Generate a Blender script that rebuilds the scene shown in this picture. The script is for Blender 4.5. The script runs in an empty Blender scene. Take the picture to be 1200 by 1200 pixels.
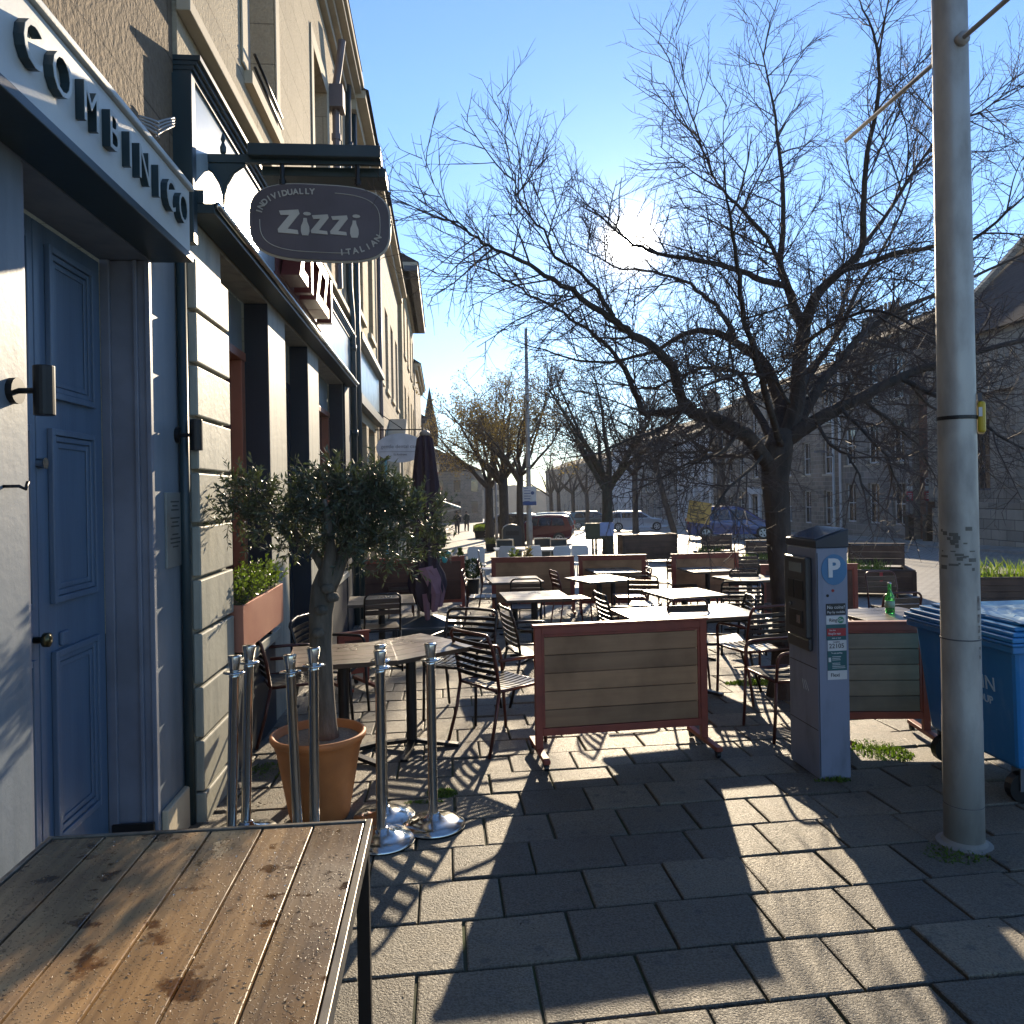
import bpy, math, random
from mathutils import Vector, Matrix
R = random.Random(7)
SC = bpy.context.scene
COL = SC.collection
rad = math.radians
# ---------------------------------------------------------------- camera model
F = 900.0; AZ = rad(5.08); SL = .0243; EYE = 1.7; ROLL = .018; CX, CY = 600., 576.6
SA, CA = math.sin(AZ), math.cos(AZ)
def ray(px, py):
    u, v = px - CX, py - CY
    u, v = (u - ROLL * v) / F, (v + ROLL * u) / F
    return (SA + u * CA, CA - u * SA, -v)
def gz(y): return -SL * y                                  # the street falls gently away
def G(px, py):                                             # point on the ground
    d = ray(px, py); t = EYE / -(d[2] + SL * d[1])
    return Vector((t * d[0], t * d[1], EYE + t * d[2]))
def W(px, py, X):                                          # point on the plane x = X
    d = ray(px, py); t = X / d[0]
    return Vector((X, t * d[1], EYE + t * d[2]))
def P(px, py, Y):                                          # point on the plane y = Y
    d = ray(px, py); t = Y / d[1]
    return Vector((t * d[0], Y, EYE + t * d[2]))
# ---------------------------------------------------------------- mesh helper
class MB:
    def __init__(s): s.v = []; s.f = []
    def add(s, vs, fs):
        o = len(s.v); s.v += [tuple(p) for p in vs]; s.f += [tuple(i + o for i in f) for f in fs]; return s
    def quad(s, a, b, c, d): return s.add([a, b, c, d], [(0, 1, 2, 3)])
    def box(s, x0, x1, y0, y1, z0, z1, m=None):
        vs = [(x0, y0, z0), (x1, y0, z0), (x1, y1, z0), (x0, y1, z0), (x0, y0, z1), (x1, y0, z1), (x1, y1, z1), (x0, y1, z1)]
        if m is not None: vs = [m @ Vector(p) for p in vs]
        return s.add(vs, [(0, 3, 2, 1), (4, 5, 6, 7), (0, 1, 5, 4), (1, 2, 6, 5), (2, 3, 7, 6), (3, 0, 4, 7)])
    def bar(s, a, b, w, h, up=(0, 0, 1)):                  # rectangular bar from a to b
        a, b = Vector(a), Vector(b); d = (b - a).normalized(); up = Vector(up)
        x = d.cross(up)
        if x.length < 1e-4: x = d.cross(Vector((1, 0, 0)))
        x.normalize(); y = x.cross(d); x *= w / 2; y *= h / 2
        vs = [a - x - y, a + x - y, a + x + y, a - x + y, b - x - y, b + x - y, b + x + y, b - x + y]
        return s.add(vs, [(0, 1, 2, 3), (7, 6, 5, 4), (0, 4, 5, 1), (1, 5, 6, 2), (2, 6, 7, 3), (3, 7, 4, 0)])
    def tube(s, pts, r, n=6, cap=True):
        pts = [Vector(p) for p in pts]; k = len(pts)
        rr = r if isinstance(r, (list, tuple)) else [r] * k
        vs = []; fs = []; x = None
        for i in range(k):
            d = (pts[min(i + 1, k - 1)] - pts[max(i - 1, 0)])
            if d.length < 1e-9: d = Vector((0, 0, 1))
            d.normalize()
            if x is None:
                x = d.cross(Vector((0, 0, 1)) if abs(d.z) < .9 else Vector((1, 0, 0)))
            else: x = x - d * x.dot(d)
            x.normalize(); y = d.cross(x)
            for j in range(n):
                a = 2 * math.pi * j / n
                vs.append(pts[i] + (x * math.cos(a) + y * math.sin(a)) * rr[i])
        for i in range(k - 1):
            for j in range(n):
                j2 = (j + 1) % n
                fs.append((i * n + j, i * n + j2, (i + 1) * n + j2, (i + 1) * n + j))
        if cap: fs += [tuple(range(n - 1, -1, -1)), tuple(range((k - 1) * n, k * n))]
        return s.add(vs, fs)
    def lathe(s, prof, n=24, c=(0, 0, 0), squash=1.0):
        vs = []; fs = []; k = len(prof)
        for (r, z) in prof:
            for j in range(n):
                a = 2 * math.pi * j / n
                vs.append((c[0] + r * math.cos(a), c[1] + r * math.sin(a) * squash, c[2] + z))
        for i in range(k - 1):
            for j in range(n):
                j2 = (j + 1) % n
                fs.append((i * n + j, i * n + j2, (i + 1) * n + j2, (i + 1) * n + j))
        fs += [tuple(range(n - 1, -1, -1)), tuple(range((k - 1) * n, k * n))]
        return s.add(vs, fs)
    def prism(s, poly, fn0, fn1):                          # poly of 2D points, fn maps to 3D on both ends
        k = len(poly)
        vs = [fn0(*p) for p in poly] + [fn1(*p) for p in poly]
        fs = [tuple(range(k - 1, -1, -1)), tuple(range(k, 2 * k))] + [(i, (i + 1) % k, k + (i + 1) % k, k + i) for i in range(k)]
        return s.add(vs, fs)
    def tilt(s, m):
        s.v = [tuple(m @ Vector(p)) for p in s.v]; return s
    def build(s, name, m, parent=None, smooth=False, bevel=0, world=False, seg=2):
        me = bpy.data.meshes.new(name)
        vs = s.v
        if world and parent is not None:
            l = parent.location; vs = [(p[0] - l[0], p[1] - l[1], p[2] - l[2]) for p in vs]
            q = parent
            while q.parent is not None:
                q = q.parent; l = q.location; vs = [(p[0] - l[0], p[1] - l[1], p[2] - l[2]) for p in vs]
        me.from_pydata(vs, [], s.f); me.update()
        me.materials.append(m)
        if smooth: me.polygons.foreach_set('use_smooth', [True] * len(me.polygons))
        o = bpy.data.objects.new(name, me); COL.objects.link(o)
        if parent is not None: o.parent = parent
        if bevel:
            b = o.modifiers.new('bevel', 'BEVEL'); b.width = bevel; b.segments = seg; b.limit_method = 'ANGLE'; b.angle_limit = rad(40)
            b.harden_normals = False
        return o
def tag(o, label=None, cat=None, group=None, kind=None):
    if label: o['label'] = label
    if cat: o['category'] = cat
    if group: o['group'] = group
    if kind: o['kind'] = kind
    return o
def thing(name, label, cat, loc=(0, 0, 0), rz=0, group=None):
    o = bpy.data.objects.new(name, None); COL.objects.link(o)
    o.empty_display_size = .1
    o.location = loc; o.rotation_euler = (0, 0, rz)
    return tag(o, label, cat, group)
def copy_tree(o, parent=None):
    c = o.copy(); COL.objects.link(c); c.parent = parent
    for ch in list(o.children): copy_tree(ch, c)
    return c
def dup(o, loc, rz, label, group=None):
    c = copy_tree(o); c.location = loc; c.rotation_euler = (0, 0, rz); c['label'] = label
    if group: c['group'] = group
    return c
def text_mb(body, size, fn, depth=.004, bold=0.0, align='CENTER', spacing=1.0, shear=0):
    cu = bpy.data.curves.new('lettering', 'FONT'); cu.body = body; cu.size = size; cu.align_x = align; cu.align_y = 'CENTER'
    cu.extrude = depth / 2; cu.offset = bold; cu.space_character = spacing; cu.resolution_u = 3; cu.shear = shear
    o = bpy.data.objects.new('lettering', cu); COL.objects.link(o)
    dg = bpy.context.evaluated_depsgraph_get(); me = bpy.data.meshes.new_from_object(o.evaluated_get(dg))
    m = MB(); m.add([fn(*p.co) for p in me.vertices], [tuple(p.vertices) for p in me.polygons])
    bpy.data.objects.remove(o); bpy.data.curves.remove(cu); bpy.data.meshes.remove(me)
    return m
def arc(c, r, a0, a1, n=6, ax=(1, 0, 0), ay=(0, 0, 1)):
    c, ax, ay = Vector(c), Vector(ax), Vector(ay)
    return [c + ax * (r * math.cos(a0 + (a1 - a0) * i / n)) + ay * (r * math.sin(a0 + (a1 - a0) * i / n)) for i in range(n + 1)]
# ---------------------------------------------------------------- materials
def nt(name):
    m = bpy.data.materials.new(name); m.use_nodes = True
    t = m.node_tree; b = t.nodes['Principled BSDF']
    return m, t, b
def N(t, typ, **kw):
    n = t.nodes.new(typ)
    for k, v in kw.items():
        if hasattr(n, k): setattr(n, k, v)
        else: n.inputs[k].default_value = v
    return n
def c4(c): return (c[0], c[1], c[2], 1)
def mixc(t, fac, a, b, mode='MIX'):
    m = t.nodes.new('ShaderNodeMix'); m.data_type = 'RGBA'; m.blend_type = mode
    for sock, val in ((m.inputs[0], fac), (m.inputs[6], a), (m.inputs[7], b)):
        if hasattr(val, 'links'): t.links.new(val, sock)
        else: sock.default_value = val if not isinstance(val, tuple) else c4(val)
    return m.outputs[2]
def ramp(t, src, a, b, ca=0., cb=1.):
    r = t.nodes.new('ShaderNodeMapRange'); r.inputs[1].default_value = a; r.inputs[2].default_value = b
    r.inputs[3].default_value = ca; r.inputs[4].default_value = cb
    t.links.new(src, r.inputs[0]); return r.outputs[0]
def coords(t, stretch=(1, 1, 1), kind='Object', rot=(0, 0, 0)):
    tc = t.nodes.new('ShaderNodeTexCoord'); mp = t.nodes.new('ShaderNodeMapping')
    mp.inputs['Scale'].default_value = stretch; mp.inputs['Rotation'].default_value = rot
    t.links.new(tc.outputs[kind], mp.inputs[0]); return mp.outputs[0]
def noise(t, vec, scale, detail=4, rough=.55):
    n = N(t, 'ShaderNodeTexNoise'); n.inputs['Scale'].default_value = scale; n.inputs['Detail'].default_value = detail; n.inputs['Roughness'].default_value = rough
    t.links.new(vec, n.inputs['Vector']); return n.outputs['Fac']
def bump(t, b, h, strength=.3, dist=.01, prev=None):
    n = t.nodes.new('ShaderNodeBump'); n.inputs['Strength'].default_value = strength; n.inputs['Distance'].default_value = dist
    t.links.new(h, n.inputs['Height'])
    if prev is not None: t.links.new(prev, n.inputs['Normal'])
    t.links.new(n.outputs[0], b.inputs['Normal']); return n.outputs[0]
def mat(name, col, rough=.6, metal=0., col2=None, scale=5, lo=.35, hi=.65, bs=0, bscale=60, bdist=.004, stretch=(1, 1, 1), spec=.5, island=0., rvar=.0, coat=0., detail=5, bflat=False):
    m, t, b = nt(name)
    b.inputs['Roughness'].default_value = rough; b.inputs['Metallic'].default_value = metal
    b.inputs['Specular IOR Level'].default_value = spec
    if coat: b.inputs['Coat Weight'].default_value = coat; b.inputs['Coat Roughness'].default_value = .08
    v = coords(t, stretch)
    if col2 is None: col2 = tuple(c * .72 for c in col)
    n = noise(t, v, scale, detail)
    out = mixc(t, ramp(t, n, lo, hi), col, col2)
    if island:
        g = t.nodes.new('ShaderNodeNewGeometry')
        out = mixc(t, 1.0, out, mixc(t, g.outputs['Random Per Island'], tuple([1 - island] * 3), tuple([1 + island] * 3)), 'MULTIPLY')
    t.links.new(out, b.inputs['Base Color'])
    if rvar: t.links.new(ramp(t, n, .3, .7, rough - rvar, rough + rvar), b.inputs['Roughness'])
    if bs: bump(t, b, noise(t, coords(t) if bflat else v, bscale, 6, .6), bs, bdist)
    return m
def glass(name, col=(.02, .025, .03), rough=.05):
    m, t, b = nt(name); b.inputs['Base Color'].default_value = c4(col); b.inputs['Roughness'].default_value = rough
    b.inputs['Specular IOR Level'].default_value = .8
    v = coords(t); bump(t, b, noise(t, v, 1.3, 2), .05, .02)
    return m
def wall_mat(name, col, col2, bw, bh, mortar=.008, mcol=None, rough=.85, bs=.6, grain=90, gdist=.006, moff=.5, mb=.012, stain=.25):
    """ashlar or rubble wall lying in the y-z plane"""
    m, t, b = nt(name); b.inputs['Roughness'].default_value = rough; b.inputs['Specular IOR Level'].default_value = .2
    tc = t.nodes.new('ShaderNodeTexCoord'); sp = t.nodes.new('ShaderNodeSeparateXYZ'); cb = t.nodes.new('ShaderNodeCombineXYZ')
    t.links.new(tc.outputs['Object'], sp.inputs[0])
    ad = t.nodes.new('ShaderNodeMath'); ad.operation = 'ADD'; t.links.new(sp.outputs[0], ad.inputs[0]); t.links.new(sp.outputs[1], ad.inputs[1])
    t.links.new(ad.outputs[0], cb.inputs[0]); t.links.new(sp.outputs[2], cb.inputs[1])
    br = t.nodes.new('ShaderNodeTexBrick'); br.offset = moff
    br.inputs['Scale'].default_value = 1; br.inputs['Brick Width'].default_value = bw; br.inputs['Row Height'].default_value = bh
    br.inputs['Mortar Size'].default_value = mortar; br.inputs['Mortar Smooth'].default_value = .3; br.inputs['Bias'].default_value = 0
    br.inputs['Color1'].default_value = c4(col); br.inputs['Color2'].default_value = c4(col2)
    br.inputs['Mortar'].default_value = c4(mcol or tuple(c * .6 for c in col2))
    t.links.new(cb.outputs[0], br.inputs['Vector'])
    v = coords(t, (1, 1, .35))
    n1 = noise(t, v, 1.1, 6, .65)
    out = mixc(t, ramp(t, n1, .4, .75, 0, stain * 2), br.outputs['Color'], tuple(c * .45 for c in col2))
    v2 = coords(t)
    n2 = noise(t, v2, grain, 4, .6)
    out = mixc(t, ramp(t, n2, .3, .7, 0, .5), out, mixc(t, 1.0, out, (.55, .55, .55), 'MULTIPLY'))
    t.links.new(out, b.inputs['Base Color'])
    p = bump(t, b, n2, bs, gdist)
    iv = ramp(t, br.outputs['Fac'], 0, 1, 1, 0)
    bump(t, b, iv, .8, mb, p)
    return m
def plank_mat(name, col, col2, along='y', rough=.55, grain=26, spec=.4, wet=False, bs=.25):
    m, t, b = nt(name); b.inputs['Specular IOR Level'].default_value = spec
    st = {'x': (.06, 1, 1), 'y': (1, .06, 1), 'z': (1, 1, .06)}[along]
    v = coords(t, st); n = noise(t, v, grain, 6, .6)
    v2 = coords(t); n2 = noise(t, v2, 2.2, 4)
    g = t.nodes.new('ShaderNodeNewGeometry')
    out = mixc(t, ramp(t, n, .3, .7), col, col2)
    out = mixc(t, ramp(t, n2, .42, .7, 0, .7), out, tuple(c * .45 for c in col2))
    out = mixc(t, 1.0, out, mixc(t, g.outputs['Random Per Island'], (.55, .55, .55), (1.25, 1.2, 1.12)), 'MULTIPLY')
    rr = ramp(t, n2, .35, .65, rough - .12, rough + .15)
    if wet:
        n3 = noise(t, v2, 9., 6, .6); w = ramp(t, n3, .57, .63)
        out = mixc(t, w, out, mixc(t, 1.0, out, (.42, .33, .25), 'MULTIPLY'))
        rr2 = t.nodes.new('ShaderNodeMix'); t.links.new(w, rr2.inputs[0]); t.links.new(rr, rr2.inputs[2]); rr2.inputs[3].default_value = .12
        rr = rr2.outputs[0]
        dr = noise(t, v2, 130., 2, .5); dn = ramp(t, dr, .6, .68)
    t.links.new(out, b.inputs['Base Color']); t.links.new(rr, b.inputs['Roughness'])
    p = bump(t, b, n, bs, .003)
    if wet: bump(t, b, dn, 1.0, .006, p)
    return m
def paint(name, col, rough=.5, **k): return mat(name, col, rough, 0, scale=k.pop('scale', 3), bs=k.pop('bs', .15), bscale=k.pop('bscale', 30), **k)

def leafmat(name, col, col2, rough=.4, trans=.4, scale=9, island=.4, spec=.6):
    m = mat(name, col, rough, 0, col2, scale, island=island, spec=spec); t = m.node_tree; b = t.nodes['Principled BSDF']
    src = b.inputs['Base Color'].links[0].from_socket
    tr = t.nodes.new('ShaderNodeBsdfTranslucent'); t.links.new(mixc(t, 1.0, src, (1.5, 1.6, .7), 'MULTIPLY'), tr.inputs['Color'])
    mx = t.nodes.new('ShaderNodeMixShader'); mx.inputs[0].default_value = trans
    t.links.new(b.outputs[0], mx.inputs[1]); t.links.new(tr.outputs[0], mx.inputs[2])
    t.links.new(mx.outputs[0], t.nodes['Material Output'].inputs['Surface']); return m
M = {}
M['slab'] = None
def slab_mat():
    m, t, b = nt('paving_slabs'); b.inputs['Specular IOR Level'].default_value = .45
    v = coords(t); g = t.nodes.new('ShaderNodeNewGeometry')
    base = mixc(t, g.outputs['Random Per Island'], (.095, .084, .066), (.235, .20, .142))
    n1 = noise(t, v, 1.4, 5, .6); n2 = noise(t, v, 105, 3, .7); n3 = noise(t, v, 12, 5)
    n0 = noise(t, v, .55, 3)
    out = mixc(t, ramp(t, n0, .5, .72, 0, .6), base, (.105, .10, .08))
    out = mixc(t, ramp(t, n1, .45, .62, 0, .6), out, (.10, .093, .078))
    out = mixc(t, ramp(t, n3, .5, .68, 0, .5), out, (.13, .125, .11))
    out = mixc(t, ramp(t, n2, .45, .62, 0, .75), out, mixc(t, 1.0, out, (.5, .49, .47), 'MULTIPLY'))
    vo = N(t, 'ShaderNodeTexVoronoi'); vo.inputs['Scale'].default_value = 55; t.links.new(v, vo.inputs['Vector'])
    out = mixc(t, ramp(t, vo.outputs['Distance'], .10, .16, .5, 0), out, (.06, .06, .055))
    gum = N(t, 'ShaderNodeTexVoronoi'); gum.voronoi_dimensions = '2D'; gum.inputs['Scale'].default_value = 3.2; t.links.new(v, gum.inputs['Vector'])
    out = mixc(t, ramp(t, gum.outputs['Distance'], .045, .075, .6, 0), out, (.05, .05, .045))
    t.links.new(out, b.inputs['Base Color'])
    t.links.new(ramp(t, n2, .3, .7, .42, .75), b.inputs['Roughness'])
    p = bump(t, b, n2, 1.0, .012); bump(t, b, n3, .4, .008, p)
    return m
M['slab'] = slab_mat()
M['mortar'] = mat('joint_dirt', (.05, .05, .035), .95, col2=(.045, .065, .02), scale=3, bs=.5)
def brick_ground(name, c1, c2, bw, bh, mort, rough=.7):
    m, t, b = nt(name); v = coords(t)
    br = t.nodes.new('ShaderNodeTexBrick'); br.inputs['Scale'].default_value = 1; br.inputs['Brick Width'].default_value = bw; br.inputs['Row Height'].default_value = bh
    br.inputs['Mortar Size'].default_value = mort; br.inputs['Color1'].default_value = c4(c1); br.inputs['Color2'].default_value = c4(c2); br.inputs['Mortar'].default_value = c4(tuple(c * .35 for c in c1))
    t.links.new(v, br.inputs['Vector']); n = noise(t, v, 40, 4); n1 = noise(t, v, .5, 5)
    out = mixc(t, ramp(t, n1, .4, .7, 0, .5), br.outputs['Color'], tuple(c * .6 for c in c1))
    t.links.new(out, b.inputs['Base Color']); t.links.new(ramp(t, n, .3, .7, rough - .12, rough + .12), b.inputs['Roughness'])
    p = bump(t, b, n, .5, .006); bump(t, b, ramp(t, br.outputs['Fac'], 0, 1, 1, 0), .7, .01, p)
    return m
M['slabs_far'] = brick_ground('paving_far', (.20, .19, .165), (.27, .255, .22), .42, .38, .008)
M['setts'] = brick_ground('stone_setts', (.19, .185, .17), (.28, .27, .245), .22, .13, .012, .55)
M['asphalt'] = mat('asphalt', (.07, .07, .068), .8, col2=(.05, .05, .05), scale=2, bs=.5, bscale=150)
M['kerb'] = mat('kerb_stone', (.25, .24, .22), .75, scale=4, bs=.4)
# ================================================================ ground
PX0, PX1, PY0, PY1 = -1.9, 6.35, .8, 15.0
def strip(x0, x1, y0, y1, dz=0.):
    m = MB(); n = max(1, int((y1 - y0) / 20))
    for i in range(n):
        a, b = y0 + (y1 - y0) * i / n, y0 + (y1 - y0) * (i + 1) / n
        m.quad((x0, a, gz(a) + dz), (x1, a, gz(a) + dz), (x1, b, gz(b) + dz), (x0, b, gz(b) + dz))
    return m
tag(strip(-60, 400, -60, 500, -.06).build('ground', M['asphalt']), kind='structure')
tag(strip(6.36, 18.5, -20, 260, -.035).build('road', M['setts']), kind='structure')
tag(strip(18.62, 22.6, -20, 260, .04).build('far_pavement', M['slabs_far']), kind='structure')
tag(MB().add(*(lambda m: (m.v, m.f))(strip(-6, 6.25, -20, PY0, 0))).add(*(lambda m: (m.v, m.f))(strip(-6, 6.25, PY1, 260, 0))).build('pavement_beyond', M['slabs_far']), kind='structure')
kb = MB()
for i in range(60):
    y = -10 + i * 3.
    kb.add([(18.5, y, gz(y) - .05), (18.62, y, gz(y) - .05), (18.62, y + 2.98, gz(y + 2.98) - .05), (18.5, y + 2.98, gz(y + 2.98) - .05),
            (18.5, y, gz(y) + .06), (18.62, y, gz(y) + .06), (18.62, y + 2.98, gz(y + 2.98) + .06), (18.5, y + 2.98, gz(y + 2.98) + .06)],
           [(0, 3, 2, 1), (4, 5, 6, 7), (0, 1, 5, 4), (1, 2, 6, 5), (2, 3, 7, 6), (3, 0, 4, 7)])
for i in range(60):
    y = -10 + i * 3.
    kb.add([(6.25, y, gz(y) - .06), (6.36, y, gz(y) - .06), (6.36, y + 2.98, gz(y + 2.98) - .06), (6.25, y + 2.98, gz(y + 2.98) - .06),
            (6.25, y, gz(y) + .004), (6.36, y, gz(y) + .004), (6.36, y + 2.98, gz(y + 2.98) + .004), (6.25, y + 2.98, gz(y + 2.98) + .004)],
           [(0, 3, 2, 1), (4, 5, 6, 7), (0, 1, 5, 4), (1, 2, 6, 5), (2, 3, 7, 6), (3, 0, 4, 7)])
tag(kb.build('kerb', M['kerb']), kind='structure')
tag(strip(PX0, 6.25, PY0, PY1, -.016).build('paving_bed', M['mortar']), kind='structure')
sl = MB(); ROT = rad(2.4)
row = PY0; k = 0
while row < PY1 - .2:
    rh = .35; x = PX0 - .195 * (k % 2) - R.uniform(0, .05)
    while x < 6.2:
        w = R.choice([.39, .39, .39, .43, .36])
        j_ = R.uniform(.004, .009); x0, x1 = max(x + j_, PX0), min(x + w - j_, 6.24); y0, y1 = row + R.uniform(.004, .009), row + rh - R.uniform(.004, .009)
        if x1 - x0 > .05:
            dz = R.gauss(0, .003); tx = R.gauss(0, .006); ty = R.gauss(0, .007); ch = .006
            def zz(px, py): return gz(py) + dz + tx * (px - (x0 + x1) / 2) + ty * (py - (y0 + y1) / 2)
            def sk(px, py): return py + (px - 1) * math.tan(ROT)
            o = [(x0, y0), (x1, y0), (x1, y1), (x0, y1)]; q = [(x0 + ch, y0 + ch), (x1 - ch, y0 + ch), (x1 - ch, y1 - ch), (x0 + ch, y1 - ch)]
            vs = [(a, sk(a, c), zz(a, sk(a, c)) - .03) for a, c in o] + [(a, sk(a, c), zz(a, sk(a, c)) - .004) for a, c in o] + [(a, sk(a, c), zz(a, sk(a, c))) for a, c in q]
            fs = [(8, 9, 10, 11)]
            for i in range(4):
                j = (i + 1) % 4; fs += [(i, j, 4 + j, 4 + i), (4 + i, 4 + j, 8 + j, 8 + i)]
            sl.add(vs, fs)
        x += w
    row += rh; k += 1
tag(sl.build('pavement', M['slab']), kind='structure')

# moss and weeds growing in the joints
M['moss'] = mat('moss', (.10, .16, .02), .9, col2=(.05, .09, .015), scale=30, bs=.5)
def moss(px, py, rx, ry, n, h=.02):
    m = MB(); c = G(px, py)
    for i in range(n):
        a = R.uniform(0, 6.28); q = math.sqrt(R.random()); x = c.x + q * rx * math.cos(a); y = c.y + q * ry * math.sin(a)
        hh = h * R.uniform(.4, 1.3) * (1.1 - q * .7); w = R.uniform(.004, .012); b = R.uniform(0, 6.28)
        dx, dy = math.cos(b) * w, math.sin(b) * w; lx, ly = R.gauss(0, hh * .6), R.gauss(0, hh * .6)
        m.add([(x - dx, y - dy, gz(y) - .003), (x + dx, y + dy, gz(y) - .003), (x + lx, y + ly, gz(y) + hh)], [(0, 1, 2)])
    return m
M['moss'] = leafmat('moss', (.10, .16, .02), (.05, .09, .015), .7, .4, 30)
mm = MB()
for a in ((517, 930, .10, .08, 400, .025), (497, 940, .12, .03, 200, .015), (890, 800, .35, .12, 900, .04), (935, 815, .25, .15, 500, .04), (1030, 880, .20, .25, 700, .03), (310, 905, .15, .2, 400, .02), (1120, 1000, .16, .12, 400, .015), (975, 915, .12, .03, 160, .03)):
    q = moss(*a); mm.add(q.v, q.f)
tag(mm.build('moss', M['moss']), 'green moss and weeds growing in the joints between paving slabs', 'moss', kind='stuff')

gl_ = MB()
for i in range(900):
    if i < 420: x, y = R.uniform(-1.35, -.5), R.uniform(4.3, 6.6)
    else: x, y = R.uniform(-1.3, 4.5), R.uniform(1.2, 9)
    a = R.uniform(0, 6.28); l = R.uniform(.003, .014) * (1 if i < 420 else .7); q = l * R.uniform(.2, .6); z = gz(y) + .004; c_, s_ = math.cos(a), math.sin(a)
    gl_.add([(x + u * c_ - v * s_, y + u * s_ + v * c_, z + R.uniform(0, .006)) for u, v in ((-l, 0), (-l * .2, q), (l, q * .2), (l * .3, -q))], [(0, 1, 2, 3)])
tag(gl_.build('leaf_litter', mat('dry_litter', (.15, .10, .05), .8, island=.6, scale=20, col2=(.06, .045, .03))), 'dry leaf scraps and grit scattered on the paving, thickest by the wall', 'leaf litter', kind='stuff')

# ================================================================ buildings
M['paint_pale'] = paint('pale_painted_render', (.165, .20, .235), .55, col2=(.12, .15, .18), bs=.2, bscale=14, bdist=.01, bflat=True, stretch=(3, 3, .5), lo=.45, hi=.75)
M['paint_zizzi'] = paint('duck_egg_painted_stone', (.33, .33, .275), .6, col2=(.19, .2, .175), bs=.35, bscale=18, bdist=.008, bflat=True, stretch=(3, 3, .6), lo=.45, hi=.75)
M['door_blue'] = paint('blue_door_paint', (.095, .15, .225), .42, col2=(.07, .115, .18), bs=.3, bscale=25, stretch=(3, 3, .25))
M['reveal_grey'] = paint('grey_blue_reveal', (.18, .20, .25), .5)
M['navy'] = paint('navy_paint', (.006, .016, .032), .55)
M['teal_dark'] = paint('dark_teal_paint', (.018, .04, .048), .42)
M['fascia'] = paint('pale_blue_gloss_fascia', (.42, .50, .52), .22, bs=.05, spec=.6)
M['sign_white'] = paint('chalky_white_signboard', (.55, .58, .55), .5, col2=(.46, .49, .48), bs=.2)
M['sign_letter'] = paint('pale_letters', (.48, .52, .50), .5)
M['copper'] = mat('copper_frame', (.34, .13, .08), .45, .2, scale=2)
M['copper_box'] = mat('copper_planter', (.55, .27, .19), .38, .55, col2=(.46, .2, .14), scale=2)
M['black_metal'] = mat('black_metal', (.012, .012, .013), .42, .3)
M['steel'] = mat('polished_steel', (.62, .61, .58), .16, 1., col2=(.5, .49, .46), scale=8, rvar=.06)
M['stone_brown'] = wall_mat('brown_rough_stone', (.25, .19, .125), (.20, .15, .10), .9, .42, .006, bs=1., grain=28, gdist=.02)
M['stone_cream'] = wall_mat('cream_hammered_stone', (.52, .44, .31), (.45, .38, .27), .85, .36, .005, bs=.9, grain=45, gdist=.012, stain=.15)
M['stone_smooth'] = mat('cream_dressed_stone', (.50, .43, .31), .8, col2=(.42, .36, .26), scale=3, bs=.4, bscale=40)
M['stone_b'] = wall_mat('yellow_sandstone', (.50, .42, .28), (.44, .36, .24), .7, .33, .006, bs=.5, stain=.15)
M['stone_c'] = wall_mat('pale_sandstone', (.46, .41, .33), (.40, .35, .28), .7, .33, .006, bs=.5)
M['stone_grey'] = wall_mat('grey_whinstone', (.30, .27, .23), (.17, .16, .145), .55, .30, .022, (.33, .31, .28), bs=.7)
M['stone_tan'] = wall_mat('tan_rubble', (.33, .265, .20), (.20, .165, .13), .45, .24, .02, (.36, .32, .27), bs=.7)
M['stone_church'] = wall_mat('weathered_church_ashlar', (.38, .33, .26), (.25, .22, .18), .8, .38, .016, bs=.5)
M['white_render'] = mat('white_render', (.55, .54, .52), .8, scale=1.5, col2=(.46, .45, .43))
M['stone_red'] = wall_mat('red_sandstone', (.17, .09, .07), (.13, .07, .055), .6, .3, .008)
M['white_frame'] = paint('white_sash_paint', (.6, .6, .58), .5)
M['dark_frame'] = paint('dark_sash_paint', (.03, .035, .04), .5)
M['glass'] = glass('window_glass')
M['slate'] = wall_mat('slate_roof', (.05, .05, .053), (.035, .035, .04), .25, .16, .006, rough=.9, bs=.3)
M['lead'] = mat('lead_grey', (.10, .10, .11), .6)
M['pipe_mauve'] = paint('mauve_cast_iron_pipe', (.15, .125, .135), .5)
M['clay'] = mat('chimney_clay', (.30, .2, .13), .8)
M['teal_shop'] = paint('turquoise_shop_paint', (.10, .32, .38), .5)
M['shop_grey'] = paint('grey_blue_shop_paint', (.22, .27, .28), .4)

def facade(mb, X, out, y0, y1, z0, z1, holes, depth):
    ys = sorted({y0, y1, *[h[0] for h in holes], *[h[1] for h in holes]}); zs = sorted({z0, z1, *[h[2] for h in holes], *[h[3] for h in holes]})
    ys = [y for y in ys if y0 <= y <= y1]; zs = [z for z in zs if z0 <= z <= z1]
    for a, b in zip(ys, ys[1:]):
        for c, d in zip(zs, zs[1:]):
            my, mz = (a + b) / 2, (c + d) / 2
            if any(h[0] < my < h[1] and h[2] < mz < h[3] for h in holes): continue
            mb.quad((X, a, c), (X, b, c), (X, b, d), (X, a, d))
    for (a, b, c, d) in holes:
        xi = X - out * depth
        mb.quad((X, a, c), (xi, a, c), (xi, a, d), (X, a, d)); mb.quad((X, b, c), (X, b, d), (xi, b, d), (xi, b, c))
        mb.quad((X, a, d), (xi, a, d), (xi, b, d), (X, b, d)); mb.quad((X, a, c), (X, b, c), (xi, b, c), (xi, a, c))
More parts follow.
